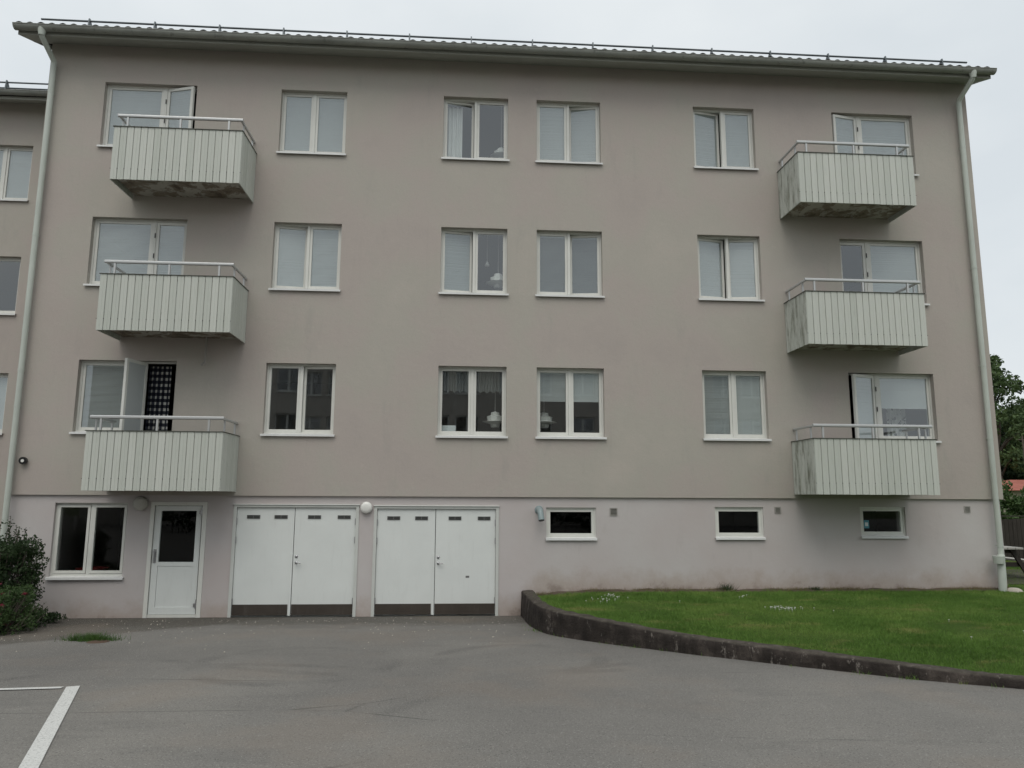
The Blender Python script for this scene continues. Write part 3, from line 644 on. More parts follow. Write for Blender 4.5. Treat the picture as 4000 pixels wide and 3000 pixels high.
def balcony_window(r, left, win_cfg, door_ang, door_blind, dtilt=68):
    z, t = SIL[r], TOP[r]; fl = BB[r]+0.23; j = 0.03; zb = z+0.052
    x0, x1 = (AW, AS) if left else (FS, FW); d0, d1 = (AS, AD) if left else (FD, FS)
    w = MB(); w.frame(x0, x1, zb, t, 0.035, YF, YF+0.075, 0.035)
    o = w.build('window', 'frame', bld)
    sash(o, x0+0.037, zb+0.037, x1-x0-0.074, t-zb-0.074, 1, 0, win_cfg.get('blind'), win_cfg.get('bh', 1.0), win_cfg.get('tilt', 68), bm=win_cfg.get('bm', 'blind'))
    if left: xa, xb = x0, x1-0.03
    else: xa, xb = x0+0.03, x1
    q = MB(); q.prism([(0.12, z+0.062), (-0.048, z+0.038), (-0.052, z+0.002), (-0.047, z), (-0.043, z+0.032), (0.12, z+0.050)], xa-(0.03 if left else 0), xb+(0 if left else 0.03)); q.build('sill', 'sill', o)
    w = MB(); w.frame(d0+0.002, d1-0.002, fl, t-0.002, 0.028, YF, YF+0.075, 0.03); dr = w.build('balcony_door', 'frame', bld)
    wd = d1-d0-0.064; h = t-fl-0.066; xh = d0+0.032 if left else d1-0.032; sgn = 1 if left else -1
    sash(dr, xh, fl+0.032, wd, h, sgn, -door_ang, door_blind, 1.0, dtilt, s=0.055, sb=0.08, panel=0.55, name='door_leaf')
    for zz in (t-0.35, t-0.75):
        q = MB(); q.tube([(xh-sgn*0.014, YF-0.008, zz), (xh-sgn*0.014, YF-0.008, zz+0.09)], 0.010, 8); q.build('hinge', 'dark_metal', dr)
balcony_window(2, True, Bl(), 16, True); balcony_window(1, True, Bl(tilt=58), 0, True); balcony_window(0, True, Bl(tilt=44), 104, True, 75)
balcony_window(2, False, Bl(), 11, True); balcony_window(1, False, Bl(), 0, None); balcony_window(0, False, Bl(bh=0.52), 20, True)

# balconies ------------------------------------------------------------------------------------------------
BD = -0.92; BH = 0.995
def board_mesh(wd, h, m, name='board'):
    e = 0.009; w = MB()
    w.prism([(0.003, 0.020), (0.003, 0.009), (e, 0.0), (wd*0.52, 0.0), (wd*0.55, 0.003), (wd*0.58, 0.0), (wd-e, 0.0), (wd-0.003, 0.009), (wd-0.003, 0.020)], 0, h, 'z')
    return w.mesh(name, MT[m], (0, 0, 0))
NB = 19; NSB = 7
for side, (bx0, bx1) in BALC.items():
    wf = (bx1-bx0)/NB; wsd = (-BD-0.03)/NSB
    fm = board_mesh(wf, BH, 'board'); smm = board_mesh(wsd, BH, 'board'); sma = board_mesh(wsd, BH, 'board_algae')
    for r in range(3):
        z0 = BB[r]
        w = MB(); ns = 16; vs_ = []; fs = []     # slab with a slightly uneven, flaked underside
        sx0, sx1, sy0, sy1, sb, st = bx0+0.055, bx1-0.055, BD+0.05, 0.02, z0+0.075, z0+0.215
        for jj in range(7):
            for i in range(ns+1):
                x = sx0+(sx1-sx0)*i/ns; y = sy0+(sy1-sy0)*jj/6; ed_ = 0 if (i in (0, ns) or jj in (0, 6)) else 1
                vs_.append((x, y, sb+ed_*0.014*mnoise.noise(Vector((x*3, y*4, r*5.0)))))
        for jj in range(6):
            for i in range(ns): fs.append((jj*(ns+1)+i, (jj+1)*(ns+1)+i, (jj+1)*(ns+1)+i+1, jj*(ns+1)+i+1))
        w.add(vs_, fs)
        w.add([(sx0,sy0,sb),(sx1,sy0,sb),(sx1,sy1,sb),(sx0,sy1,sb),(sx0,sy0,st),(sx1,sy0,st),(sx1,sy1,st),(sx0,sy1,st)], [(4,5,6,7),(0,1,5,4),(1,2,6,5),(2,3,7,6),(3,0,4,7)])
        bal = w.build('balcony', 'slab', bld)
        for i in range(NB):
            jig = random.uniform(-0.002, 0.002)
            link('board', fm, bal, (bx0+i*wf, BD+jig, z0+random.uniform(-0.002, 0.002)))
        al = side == 'R'
        for i in range(NSB):   # left side faces -x, right side faces +x
            link('board', sma if al else smm, bal, (bx0-0.001+random.uniform(-.001, .001), BD+0.024+(i+1)*wsd, z0), -math.pi/2)
            link('board', smm, bal, (bx1+0.001+random.uniform(-.001, .001), BD+0.024+i*wsd, z0), math.pi/2)
        # frame tubes carrying the boards, dark top edge
        w = MB(); w.box(bx0+0.03, bx1-0.03, BD+0.022, BD+0.05, z0+0.30, z0+0.34); w.box(bx0+0.03, bx1-0.03, BD+0.022, BD+0.05, z0+0.90, z0+0.94)
        for xe in (bx0+0.022, bx1-0.05): w.box(xe, xe+0.028, BD+0.052, -0.01, z0+0.30, z0+0.34); w.box(xe, xe+0.028, BD+0.052, -0.01, z0+0.90, z0+0.94)
        w.build('board_rail', 'dark_metal', bal)
        w = MB(); w.box(bx0-0.012, bx1+0.012, BD-0.012, BD+0.03, z0+BH, z0+BH+0.014)
        for xe in (bx0-0.012, bx1-0.024): w.box(xe, xe+0.036, BD+0.03, -0.005, z0+BH, z0+BH+0.014)
        w.build('top_edge', 'trim', bal)
        hz = z0+1.262; hy = BD+0.07; hx0, hx1 = bx0+0.055, bx1-0.055
        oval = [(0.026*math.copysign(abs(math.cos(a))**0.6, math.cos(a)), 0.030*math.copysign(abs(math.sin(a))**0.6, math.sin(a))) for a in [2*math.pi*(k+0.5)/16 for k in range(16)]]
        w = MB(); w.prism([(hy+a, hz-0.02+c_) for a, c_ in oval], hx0-0.03, hx1+0.03)
        w.build('handrail', 'alu', bal)
        for xe in (hx0, hx1):
            q = MB(); q.prism([(xe+a*0.8, hz-0.022+c_*0.8) for a, c_ in oval], hy+0.03, -0.01, 'y'); q.build('side_rail', 'alu', bal)
            for yy in (hy+0.15, -0.12):
                q = MB(); q.box(xe-0.014, xe+0.014, yy-0.014, yy+0.014, z0+0.9, hz-0.03); q.build('post', 'alu', bal)
        for u in (0.09, 0.50, 0.88):
            xx = bx0+(bx1-bx0)*u; q = MB(); q.box(xx-0.016, xx+0.016, hy-0.016, hy+0.016, z0+0.9, hz-0.035); q.build('post', 'alu', bal)
        w = MB()                                   # screw heads
        for i in range(NB+1):
            for zz in (0.20,): w.box(bx0+i*wf-0.005, bx0+i*wf+0.005, BD-0.003, BD+0.004, z0+zz-0.005, z0+zz+0.005)
        o = w.build('screws', 'dark_metal', bal); o['kind'] = 'stuff'
        if side == 'L' and r == 1:
            q = MB(); q.tube([(-4.71, -0.10, z0+0.10), (-4.71, -0.10, z0-0.44)], 0.018, 10); q.tube([(-4.71, -0.10, z0-0.40), (-4.73, -0.19, z0-0.455)], 0.024, 10); q.build('drain_spout', 'grille', bal)

# base storey -----------------------------------------------------------------------------------------------
w0 = window(A0[0], A0[1], A0[2]-0.045, A0[3], None, None, yo=0.0)
bpy.data.objects.remove(w0.children[0]) if w0.children else None
xm = (A0[0]+A0[1])/2-0.01
for (xa, xb) in ((A0[0]+0.032, xm-0.026), (xm+0.026, A0[1]-0.032)): sash(w0, xa, A0[2]+0.05, xb-xa, A0[3]-A0[2]-0.085, 1, 0, None, yh=YF-0.005, gm='glass_single')
q = MB(); z = A0[2]-0.05; q.prism([(0.12, z+0.062), (0.0, z+0.042), (-0.006, z+0.002), (-0.001, z), (0.004, z+0.034), (0.12, z+0.050)], A0[0]-0.03, A0[1]+0.03); q.build('sill', 'sill', w0)
for i, (a, e, c_, d) in enumerate(SW):
    w = MB(); w.frame(a, e, c_, d, 0.03, 0.075, 0.15, 0.03); o = w.build('cellar_window', 'frame', bld)
    sash(o, a+0.032, c_+0.032, e-a-0.064, d-c_-0.064, 1, 0, None, s=0.048, sb=0.05, yh=0.085, gm='glass_single')
    q = MB(); z = c_-0.045; q.prism([(0.10, z+0.055), (0.006, z+0.042), (0.0, z+0.002), (0.005, z), (0.010, z+0.034), (0.10, z+0.045)], a-0.012, e+0.012); q.build('sill', 'sill', o)
q = MB(); q.box(7.745, 7.845, 0.098, 0.100, -0.56, -0.41); o = q.build('window_sticker', 'sticker', bld)
q = MB(); q.box(7.765, 7.825, 0.0965, 0.0975, -0.52, -0.45); q.build('sticker_print', 'paper', o)
# door
a, e, c_, d = DR
w = MB(); w.box(a, a+0.065, 0.03, 0.16, c_, d); w.box(e-0.075, e, 0.03, 0.16, c_, d); w.box(a+0.065, e-0.075, 0.03, 0.16, d-0.065, d); w.box(a+0.02, e-0.02, 0.05, 0.30, c_-0.05, c_+0.05)
dr = w.build('entrance_door', 'frame', bld); lx0, lx1, lz0, lz1 = a+0.075, e-0.098, c_+0.055, d-0.072
w = MB(); gz0, gz1 = -1.175, -0.275; gx0, gx1 = lx0+0.105, lx1-0.09
w.box(lx0, gx0, 0.062, 0.105, lz0, lz1); w.box(gx1, lx1, 0.062, 0.105, lz0, lz1); w.box(gx0, gx1, 0.062, 0.105, gz1, lz1); w.box(gx0, gx1, 0.062, 0.105, gz0-0.07, gz0); w.box(gx0, gx1, 0.062, 0.105, lz0, lz0+0.12); w.box(gx0+0.004, gx1-0.004, 0.072, 0.10, lz0+0.12, gz0-0.07)
w.build('door_leaf', 'gdoor', dr)
w = MB(); w.box(gx0, gx1, 0.078, 0.082, gz0, gz1); w.build('pane', 'glass_single', dr)
q = MB(); q.tube([(lx0+0.045, 0.02, -1.16), (lx0+0.045, 0.02, -0.98)], 0.011, 8); q.tube([(lx0+0.045, 0.02, -1.15), (lx0+0.045, 0.065, -1.15)], 0.008, 6); q.tube([(lx0+0.045, 0.02, -0.99), (lx0+0.045, 0.065, -0.99)], 0.008, 6); q.box(lx0+0.02, lx0+0.07, 0.056, 0.062, -1.19, -0.95); q.build('handle', 'steel', dr)
w = MB(); w.box(lx1+0.003, e-0.076, 0.10, 0.16, lz0, lz1); w.build('dark_gap', 'black', dr)  # black strip stands in for the dark gap right of the leaf
for zz in (-0.36, -1.98):
    q = MB(); q.tube([(lx1+0.012, 0.045, zz), (lx1+0.012, 0.045, zz+0.16)], 0.016, 8); q.box(lx1-0.04, lx1+0.06, 0.046, 0.060, zz+0.03, zz+0.09); q.build('hinge', 'steel', dr)
# garage doors
for gi, (a, e, c_, d) in enumerate((G1, G2)):
    w = MB(); w.box(a, a+0.055, 0.03, 0.15, c_, d); w.box(e-0.055, e, 0.03, 0.15, c_, d); w.box(a+0.055, e-0.055, 0.03, 0.15, d-0.05, d)
    w.prism([(0.01, d+0.0), (0.06, d+0.012), (0.06, d-0.002), (0.01, d-0.006)], a-0.01, e+0.01); w.box(a+0.01, e-0.01, 0.10, 0.3, c_-0.06, c_+0.012)
    g = w.build('garage_door', 'gframe', bld); xm = (a+e)/2+(-0.035 if gi == 0 else -0.02)
    for li, (xa, xb) in enumerate(((a+0.06, xm-0.006), (xm+0.006, e-0.06))):
        w = MB(); w.box(xa, xb, 0.065, 0.11, c_+0.025, d-0.056); w.build('door_leaf', 'gdoor', g)
        w = MB(); w.box(xa+0.004, xb-(0.05 if li == 0 else 0.004), 0.058, 0.0645, c_+0.03, c_+0.215); k_ = w.build('kick_plate', 'kick', g)
        for f_ in ((0.17, 0.65) if li == 0 else (0.21, 0.70)):
            vx = xa+(xb-xa)*f_; vz = d-0.255
            q = MB(); q.box(vx, vx+0.235, 0.055, 0.0645, vz, vz+0.065); v_ = q.build('vent', 'vent', g)
            q = MB()
            for ci in range(2):
                for ri in range(3): q.box(vx+0.010+ci*0.113, vx+0.112+ci*0.113, 0.0535, 0.0545, vz+0.008+ri*0.019, vz+0.019+ri*0.019)
            q.build('vent_slots', 'vent_hole', g)
        xh = a+0.058 if li == 0 else e-0.058
        for zz in (d-0.36, d-0.69, c_+0.21):
            q = MB(); q.tube([(xh, 0.045, zz), (xh, 0.045, zz+0.115)], 0.013, 8); q.build('hinge', 'steel', g)
        vx = (xa+xb)/2; q = MB()
        for ri in range(3): q.box(vx-0.10, vx+0.10, 0.0555, 0.0575, c_+0.09+ri*0.028, c_+0.105+ri*0.028)
        q.build('lower_vent', 'kick', g)
    w = MB(); w.box(xm-0.042, xm-0.004, 0.052, 0.0645, c_+0.02, c_+1.1); w.build('cover_strip', 'gdoor', g)
    q = MB(); q.lathe([(0.0, -0.012), (0.024, -0.012), (0.026, 0.0)], (xm+0.06, 0.065, d-0.925), 14, 'y'); q.build('lock', 'steel', g)
    q = MB(); q.lathe([(0.0, -0.010), (0.024, -0.010), (0.026, 0.0)], (xm+0.06, 0.065, d-1.03), 14, 'y'); q.tube([(xm+0.06, 0.06, d-1.03), (xm+0.06, 0.015, d-1.03), (xm+0.08, 0.010, d-1.03), (xm+0.155, 0.010, d-1.035)], 0.010, 8); q.build('handle', 'steel', g)
    if gi == 1:
        q = MB(); q.box(xm+0.565, xm+0.63, 0.0625, 0.0645, d-1.29, d-1.255); q.build('scuff', 'vent', g)
# air grilles
for gx, gz, s_ in ((2.873, -0.262, 0.072), (6.031, -0.220, 0.062), (9.804, -0.192, 0.062)):
    q = MB(); q.frame(gx-s_, gx+s_, gz-s_, gz+s_, 0.014, PW-0.014, PW+0.004); g = q.build('air_grille', 'grille', bld)
    q = MB(); q.box(gx-s_+0.01, gx+s_-0.01, PW-0.004, PW-0.001, gz-s_+0.01, gz+s_-0.01); q.build('grille_back', 'vent_hole', g)
    for k in range(5):
        zz = gz-s_+0.018+k*(2*s_-0.03)/5; q = MB(); q.prism([(PW-0.005, zz), (PW-0.005, zz+0.004), (PW-0.013, zz+0.016), (PW-0.013, zz+0.010)], gx-s_+0.014, gx+s_-0.014); q.build('grille_slat', 'grille', g)
# galvanised exhaust elbow
MT['galv'] = painted('galvanised', (0.25, 0.31, 0.315), 0.12, 0.4, 0.3, streak=False)
q = MB(); q.tube([(1.47, 0.06, -0.235), (1.47, -0.06, -0.235), (1.475, -0.12, -0.26), (1.482, -0.155, -0.31), (1.492, -0.20, -0.42)], 0.056, 16, False); q.lathe([(0.056, 0), (0.08, 0), (0.08, -0.008), (0.056, -0.008)], (1.47, PW-0.001, -0.235), 16, 'y')
xp = q.build('exhaust_pipe', 'galv', bld); q = MB(); q.tube([(1.4905, -0.1945, -0.405), (1.4924, -0.2012, -0.4225)], 0.053, 16); q.build('mouth_shade_cap', 'black', xp)  # black cap at the open end paints the dark inside of the pipe

# wall lamps and the small spotlight
def round_lamp(x, z, r, m, lab):
    t_ = empty('wall_lamp', (x, PW, z-r)); tag(t_, lab, 'lamp', 'round lamps on the base wall')
    q = MB(); q.lathe([(0.0, -0.02), (r*0.9, -0.02), (r*0.9, 0.0)], (x, PW, z), 28, 'y'); q.build('back_plate', 'gframe', t_)
    q = MB(); q.lathe([(0.0, -0.098), (r*0.45, -0.096), (r*0.78, -0.088), (r*0.93, -0.074), (r*0.99, -0.05), (r, -0.012), (r*0.9, -0.008)], (x, PW, z), 32, 'y'); q.build('globe', m, t_)
round_lamp(-1.70, -0.205, 0.108, 'opal', 'round white wall lamp between the two garage doors')
round_lamp(-5.70, -0.150, 0.125, 'opal_grey', 'dull round wall lamp under the lowest left balcony beside the door')
sp_ = empty('spotlight', (-7.78, 0, 0.55)); tag(sp_, 'small black spotlight on the wall beside the left downpipe', 'lamp')
q = MB(); q.lathe([(0.0, -0.02), (0.05, -0.02), (0.05, 0.0)], (-7.755, 0.0, 0.60), 16, 'y'); q.tube([(-7.755, -0.02, 0.60), (-7.75, -0.085, 0.595)], [0.06, 0.066], 18); q.build('housing', 'black', sp_)
q = MB(); q.tube([(-7.7505, -0.0855, 0.595), (-7.7503, -0.090, 0.5947)], 0.028, 16); q.build('lens', 'opal', sp_)

# things behind the glass -----------------------------------------------------------------------------------
def pendant(x, y, z, s_, ztop, lab, kind='tier'):
    t_ = empty('pendant_lamp', (x, y, z)); tag(t_, lab, 'lamp', 'pendant lamps in the windows')
    q = MB()
    if kind == 'tier': pr_ = [(0.30, 0.02), (0.34, 0.13), (0.36, 0.26), (0.95, 0.42), (0.55, 0.50), (0.62, 0.80), (0.34, 0.88), (0.30, 1.10), (0.05, 1.16), (0.02, 1.2)]
    else: pr_ = [(0.50, 0.0), (0.42, 0.3), (0.18, 0.8), (0.06, 1.1), (0.02, 1.2)]
    q.lathe([(r_*s_, h_*s_) for r_, h_ in pr_], (x, y, z), 9, smooth=False); q.build('shade', 'lampwhite', t_)
    q = MB(); q.tube([(x, y, z+1.2*s_), (x, y, ztop)], 0.004, 6); q.build('cord', 'lampwhite', t_)
pendant(0.66, 0.50, 1.33, 0.27, 2.74, 'white tiered lamp hanging in the lowest window left of the blinds pair')
pendant(1.62, 0.50, 1.33, 0.27, 2.74, 'white tiered lamp below half-drawn blinds in a lowest-floor window')
pendant(0.70, 0.50, 4.12, 0.27, 5.48, 'white tiered lamp hanging in a middle-floor window beside a small bell lamp')
pendant(0.48, 0.60, 4.62, 0.10, 5.48, 'small white bell-shaped lamp in a middle-floor window', 'bell')
pendant(0.74, 0.50, 6.82, 0.25, 8.2, 'white tiered lamp hanging in a top-floor window with a pale curtain')
def curtain(x0, x1, z0, z1, y, m, lab, folds=9, amp=0.018, scallop=0.0):
    n = folds*8; vs_ = []; fs = []
    for i in range(n+1):
        u = i/n; yy = y+amp*math.sin(2*math.pi*folds*u)+0.006*math.sin(17*u)
        for (zz, k) in ((z0+scallop*abs(math.sin(math.pi*folds*u*0.5)), 1.0), ((z0+z1)/2, 1.0), (z1, 0.6)):
            for th in (0, 0.003): vs_.append((x0+(x1-x0)*u, y+(yy-y)*k+th, zz))
    for i in range(n):
        a_, c_ = i*6, (i+1)*6
        for k in (0, 2): fs += [(a_+k, c_+k, c_+k+2, a_+k+2), (a_+k+3, c_+k+3, c_+k+1, a_+k+1)]
    q = MB(); q.add(vs_, fs, True); o = q.build('curtain', m); tag(o, lab, 'curtain'); return o
curtain(-0.40, -0.06, 6.62, 7.86, 0.30, 'curtain', 'pale curtain hanging in the left leaf of a top-floor window', 4, 0.03)
curtain(-0.38, 0.16, 1.98, 2.38, 0.33, 'valance', 'short sheer valance across the left leaf of a lowest-floor window', 9, 0.02, 0.04)
curtain(0.24, 0.80, 1.98, 2.38, 0.33, 'valance', 'short sheer valance across the right leaf of a lowest-floor window', 9, 0.02, 0.04)
curtain(-5.86, -5.46, 0.32, 2.40, 0.34, 'check', 'dark blue and white checked curtain inside the wide open balcony door', 4, 0.02)
curtain(8.62, 9.02, 1.0, 1.95, 0.55, 'print', 'white curtain with dark leaf print behind the lowest right balcony window', 4, 0.03)
q = MB(); q.box(-0.40, -0.10, 0.24, 0.25, 1.14, 1.34); q.box(-0.385, -0.115, 0.2385, 0.2395, 1.155, 1.325); tag(q.build('card', 'paper'), 'white card leaning inside the lowest window with sheer valances', 'card')
tb = empty('side_table', (8.95, 0.75, 0.27)); tag(tb, 'small white table inside the lowest right balcony window', 'table')
q = MB(); q.box(8.62, 9.28, 0.45, 0.95, 1.20, 1.24); q.build('table_top', 'lampwhite', tb)
for xx in (8.66, 9.22):
    for yy in (0.48, 0.90): q = MB(); q.box(xx, xx+0.035, yy, yy+0.035, 0.27, 1.20); q.build('leg', 'lampwhite', tb)
bn = empty('plastic_tub', (-6.75, 0.7, -2.3)); tag(bn, 'red plastic tub inside the base window by the shrubs', 'tub')
q = MB(); q.lathe([(0.20, 0.0), (0.26, 0.98), (0.28, 0.98), (0.28, 1.0), (0.24, 1.0), (0.19, 0.04), (0, 0.04)], (-6.75, 0.7, -2.33), 20); q.build('body', 'red', bn)

# ------------------------------------------------------------------ neighbouring block on the left, set back
NY = 3.0; nb = empty('apartment_building', (-13, NY, -2.13)); tag(nb, 'lower beige apartment block set back at the left edge', 'building')
nh = []; nt4 = [7.99, 5.32, 2.65, -0.03]; nx = [(-11.27, -9.98), (-14.6, -13.3), (-18.2, -16.9)]
for (a, e) in nx:
    for tz in nt4: nh.append((a, e, tz-1.32, tz))
w = wall_with_holes(-20, XL+0.02, -2.7, 9.25, NY, NY+0.3, nh); w.box(-20, -19.7, NY+0.3, 12, -2.7, 9.25); w.box(-20, XL, 12, 12.3, -2.7, 9.25); w.box(-19.7, XL+0.02, 6.4, 6.6, -2.7, 9.25)
for z in (-2.5, 0.2, 2.9, 5.6, 8.4): w.box(-19.7, XL+0.02, NY+0.3, 6.4, z-0.2, z)
w.build('wall', 'render', nb)
for ci, (a, e) in enumerate(nx):
    for ri, tz in enumerate(nt4):
        cfg = (Bl(), Bl()) if (ri == 0 or (ci + ri) % 3 == 2) else (No(), No())
        window(a, e, tz-1.37, tz, cfg[0], cfg[1], parent=nb, yo=NY)
ney = NY-0.52; nez = 9.02
w = MB(); w.prism([(ney, nez), (7.6, nez+(7.6-ney)*RS), (12.8, nez), (12.8, nez-0.1), (7.6, nez+(7.6-ney)*RS-0.12), (ney, nez-0.1)], -20.3, XL-0.01); nroof = w.build('roof', 'tile', nb)
w = MB(); w.prism([(ney+0.03, nez-0.16), (NY+0.02, nez+0.02), (NY+0.02, nez+0.06), (ney+0.02, nez-0.03)], -20.2, XL-0.005); w.build('soffit', 'soffit', nb)
gutter(-20.2, XL-0.02, ney-0.055, nez-0.02, 0.08, nb, [-8.7, -9.7, -10.7, -11.7])
for i in range(26): link('roof_tile', tm, nroof, (XL-0.21-i*0.197, ney-0.06, nez-0.02+0.012+random.uniform(-0.006, 0.006)))
snow_guard(-14, XL-0.03, ney+0.36, nez+0.13, (0.30, 0.16), nb, 1.235)

# ------------------------------------------------------------------ the block across the yard (it shows in the window glass)
OY = -29.0; ob = empty('apartment_building', (2, OY, -1.6)); tag(ob, 'beige block with red tiled roof across the yard, mirrored in the window glass', 'building')
oh = []
for i in range(9):
    for r in range(4):
        for dx_ in (0.0, 1.75): oh.append((-19.3+dx_+i*4.3, -17.9+dx_+i*4.3, 0.6+r*2.7, 2.0+r*2.7))
w = wall_with_holes(-21, 21, -1.7, 10.3, OY-0.3, OY, oh); w.box(-21, 21, OY-6, OY-5.8, -1.7, 10.3); w.build('wall', 'opp_wall', ob)
for h_ in oh:
    w = MB(); w.frame(h_[0], h_[1], h_[2], h_[3], 0.08, OY-0.2, OY-0.12); w.box((h_[0]+h_[1])/2-0.06, (h_[0]+h_[1])/2+0.06, OY-0.2, OY-0.12, h_[2]+0.08, h_[3]-0.08); w.box(h_[0]-0.05, h_[1]+0.05, OY-0.05, OY+0.05, h_[2]-0.07, h_[2]-0.01)
    f_ = w.build('window', 'frame', ob); w = MB(); w.box(h_[0]+0.08, h_[1]-0.08, OY-0.17, OY-0.165, h_[2]+0.08, h_[3]-0.08); w.build('pane', 'glass', f_)
w = MB(); w.prism([(OY+0.5, 10.2), (OY-5.5, 12.6), (OY-11.5, 10.2)], -20, 20); w.build('roof', 'tile_red', ob)

# ------------------------------------------------------------------ vegetation
def leaves(pts, size, m, name, flat=0.5):
    n = len(pts); sz = rng.uniform(0.6, 1.25, n)*size
    a = rng.normal(0, 1, (n, 3)); a /= np.linalg.norm(a, axis=1)[:, None]
    b_ = rng.normal(0, 1, (n, 3)); b_ -= (b_*a).sum(1)[:, None]*a; b_ /= np.linalg.norm(b_, axis=1)[:, None]
    a *= sz[:, None]; b_ *= (sz*flat)[:, None]; nrm = np.cross(a, b_); nrm /= np.linalg.norm(nrm, axis=1)[:, None]
    v = np.empty((n, 4, 3)); v[:, 0] = pts-a*0.5; v[:, 1] = pts+b_*0.5+nrm*sz[:, None]*0.08; v[:, 2] = pts+a*0.5; v[:, 3] = pts-b_*0.5+nrm*sz[:, None]*0.08
    return np_mesh(name, v.reshape(-1, 3), np.arange(n*4).reshape(n, 4), m)
def clumps(centres, radii, per):
    out = []
    for c_, r_ in zip(centres, radii):
        k = max(6, int(per*r_**2)); d = rng.normal(0, 1, (k, 3)); d /= np.linalg.norm(d, axis=1)[:, None]
        out.append(np.array(c_)+d*(r_*rng.uniform(0.35, 1.08, k)**0.6)[:, None]*np.array([1, 1, 0.8]))
    return np.concatenate(out)
def tree(name, lab, base, h, cr, m, nclump=70, per=260, leaf=0.30, crown0=0.25, trunk=0.22):
    x, y, z = base; t_ = empty(name, base); tag(t_, lab, 'tree', 'trees beyond the building')
    w = MB(); path = [(x+0.12*math.sin(i*1.3+x), y+0.12*math.cos(i*1.7+x), z-0.3+h*0.92*i/8) for i in range(9)]
    w.tube(path, [trunk*(1-0.105*i) for i in range(9)], 9); cs = []; rs = []
    for i in range(nclump):
        u = rng.uniform(0, 1); zz = z+h*(crown0+(1-crown0)*u); prof_ = math.sin(math.pi*min(1, 0.12+0.88*u)**0.8)**0.75
        a_ = rng.uniform(0, 2*math.pi); rr_ = cr*prof_*math.sqrt(rng.uniform(0.05, 1)); c_ = (x+rr_*math.cos(a_), y+rr_*math.sin(a_), zz)
        cs.append(c_); rs.append(rng.uniform(0.09, 0.20)*cr+0.15)
        if i % 3 == 0:
            p0 = Vector((x, y, zz-h*0.10)); w.tube([p0, p0.lerp(Vector(c_), 0.5)+Vector((0, 0, 0.15)), c_], [0.07, 0.045, 0.015], 5)
    w.build('trunk', 'bark', t_); link('crown', leaves(clumps(cs, rs, per), leaf, MT[m], 'crown'), t_)
tree('birch_tree', 'tall loose tree nearest the right corner of the building', (31.5, 27.5, -1.7), 9.9, 2.9, 'leaf_tree', 95, 300, 0.27, 0.12)
tree('birch_tree', 'taller tree rising at the right edge of the picture', (39.0, 30.0, -1.7), 10.4, 3.4, 'leaf_tree', 95, 290, 0.29, 0.12)
tree('dark_tree', 'dense dark tree low behind the two tall trees', (37.5, 33.0, -1.7), 7.4, 4.2, 'leaf_far', 170, 420, 0.36, 0.02, 0.26)
tree('dark_tree', 'dense dark tree right behind the red-roofed house', (44.0, 38.0, -1.7), 8.2, 4.6, 'leaf_far', 170, 360, 0.38, 0.02, 0.26)
tree('dark_tree', 'lower dark tree close behind the tall tree nearest the building', (34.2, 30.5, -1.7), 6.6, 2.8, 'leaf_far', 90, 420, 0.32, 0.0, 0.2)
def hedge(x0, x1, y, z0, h, m, lab, name='hedge', th=0.7, per=950, leaf=0.15):
    cs = []; rs = []
    for _ in range(int((x1-x0)*26)): cs.append((rng.uniform(x0, x1), y+rng.uniform(-th, th)*0.6, z0+0.2+rng.uniform(0, 1)**0.7*(h-0.35)+0.12*math.sin(rng.uniform(0, 6)))); rs.append(rng.uniform(0.22, 0.36))
    t_ = empty(name, ((x0+x1)/2, y, z0)); tag(t_, lab, 'hedge'); link('foliage', leaves(clumps(cs, rs, per), leaf, MT[m], 'foliage'), t_)
    w = MB(); n_ = int((x1-x0)/0.7)
    for i in range(n_): w.tube([(x0+0.35+i*0.7, y, z0-0.1), (x0+0.4+i*0.7, y+0.05, z0+h*0.8)], [0.03, 0.012], 5)
    w.build('stems', 'bark', t_)
hedge(15.0, 24.0, 9.2, -1.72, 2.25, 'leaf_hedge', 'bright green clipped hedge behind the dark wooden fence')
hedge(-13.0, 11.0, -20.2, -1.62, 1.75, 'leaf_dark', 'dark hedge across the yard, mirrored in the cellar windows and door glass', th=0.7, per=160, leaf=0.22)
# shrubs at the left
def shrub(name, lab, cs, rs, per, leaf, m, sprigs, flowers=None):
    x, y = np.mean([c_[0] for c_ in cs]), np.mean([c_[1] for c_ in cs]); t_ = empty(name, (x, y, zg(y))); tag(t_, lab, 'shrub')
    pts = [clumps(cs, rs, per)]; w = MB()
    for c_ in cs: w.tube([(x+0.4*(c_[0]-x), y+0.4*(c_[1]-y), zg(y)-0.05), (c_[0], c_[1], c_[2])], [0.018, 0.006], 5)
    for (sx, sy, sz, l_, dx_, dy_) in sprigs:
        w.tube([(sx, sy, sz), (sx+dx_*0.5, sy+dy_*0.5, sz+l_*0.55), (sx+dx_, sy+dy_, sz+l_)], [0.006, 0.004, 0.002], 4)
        k = int(l_/0.018); u = np.linspace(0.1, 1, k); pts.append(np.stack([sx+dx_*u+rng.normal(0, 0.022, k), sy+dy_*u+rng.normal(0, 0.022, k), sz+l_*u+rng.normal(0, 0.01, k)], 1))
    w.build('stems', 'bark', t_); link('foliage', leaves(np.concatenate(pts), leaf, MT[m], 'foliage', 0.55), t_)
    if flowers is not None:
        fp = []
        for (fx, fy, fz, r_, k) in flowers:
            d = rng.normal(0, 1, (k, 3)); d /= np.linalg.norm(d, axis=1)[:, None]; fp.append(np.array([fx, fy, fz])+d*r_*np.array([1, 1, 0.45])*rng.uniform(0.4, 1, k)[:, None])
        o = link('blossom', leaves(np.concatenate(fp), 0.022, MT['pink'], 'blossom', 0.9), t_); o['kind'] = 'stuff'
cs = []; rs = []
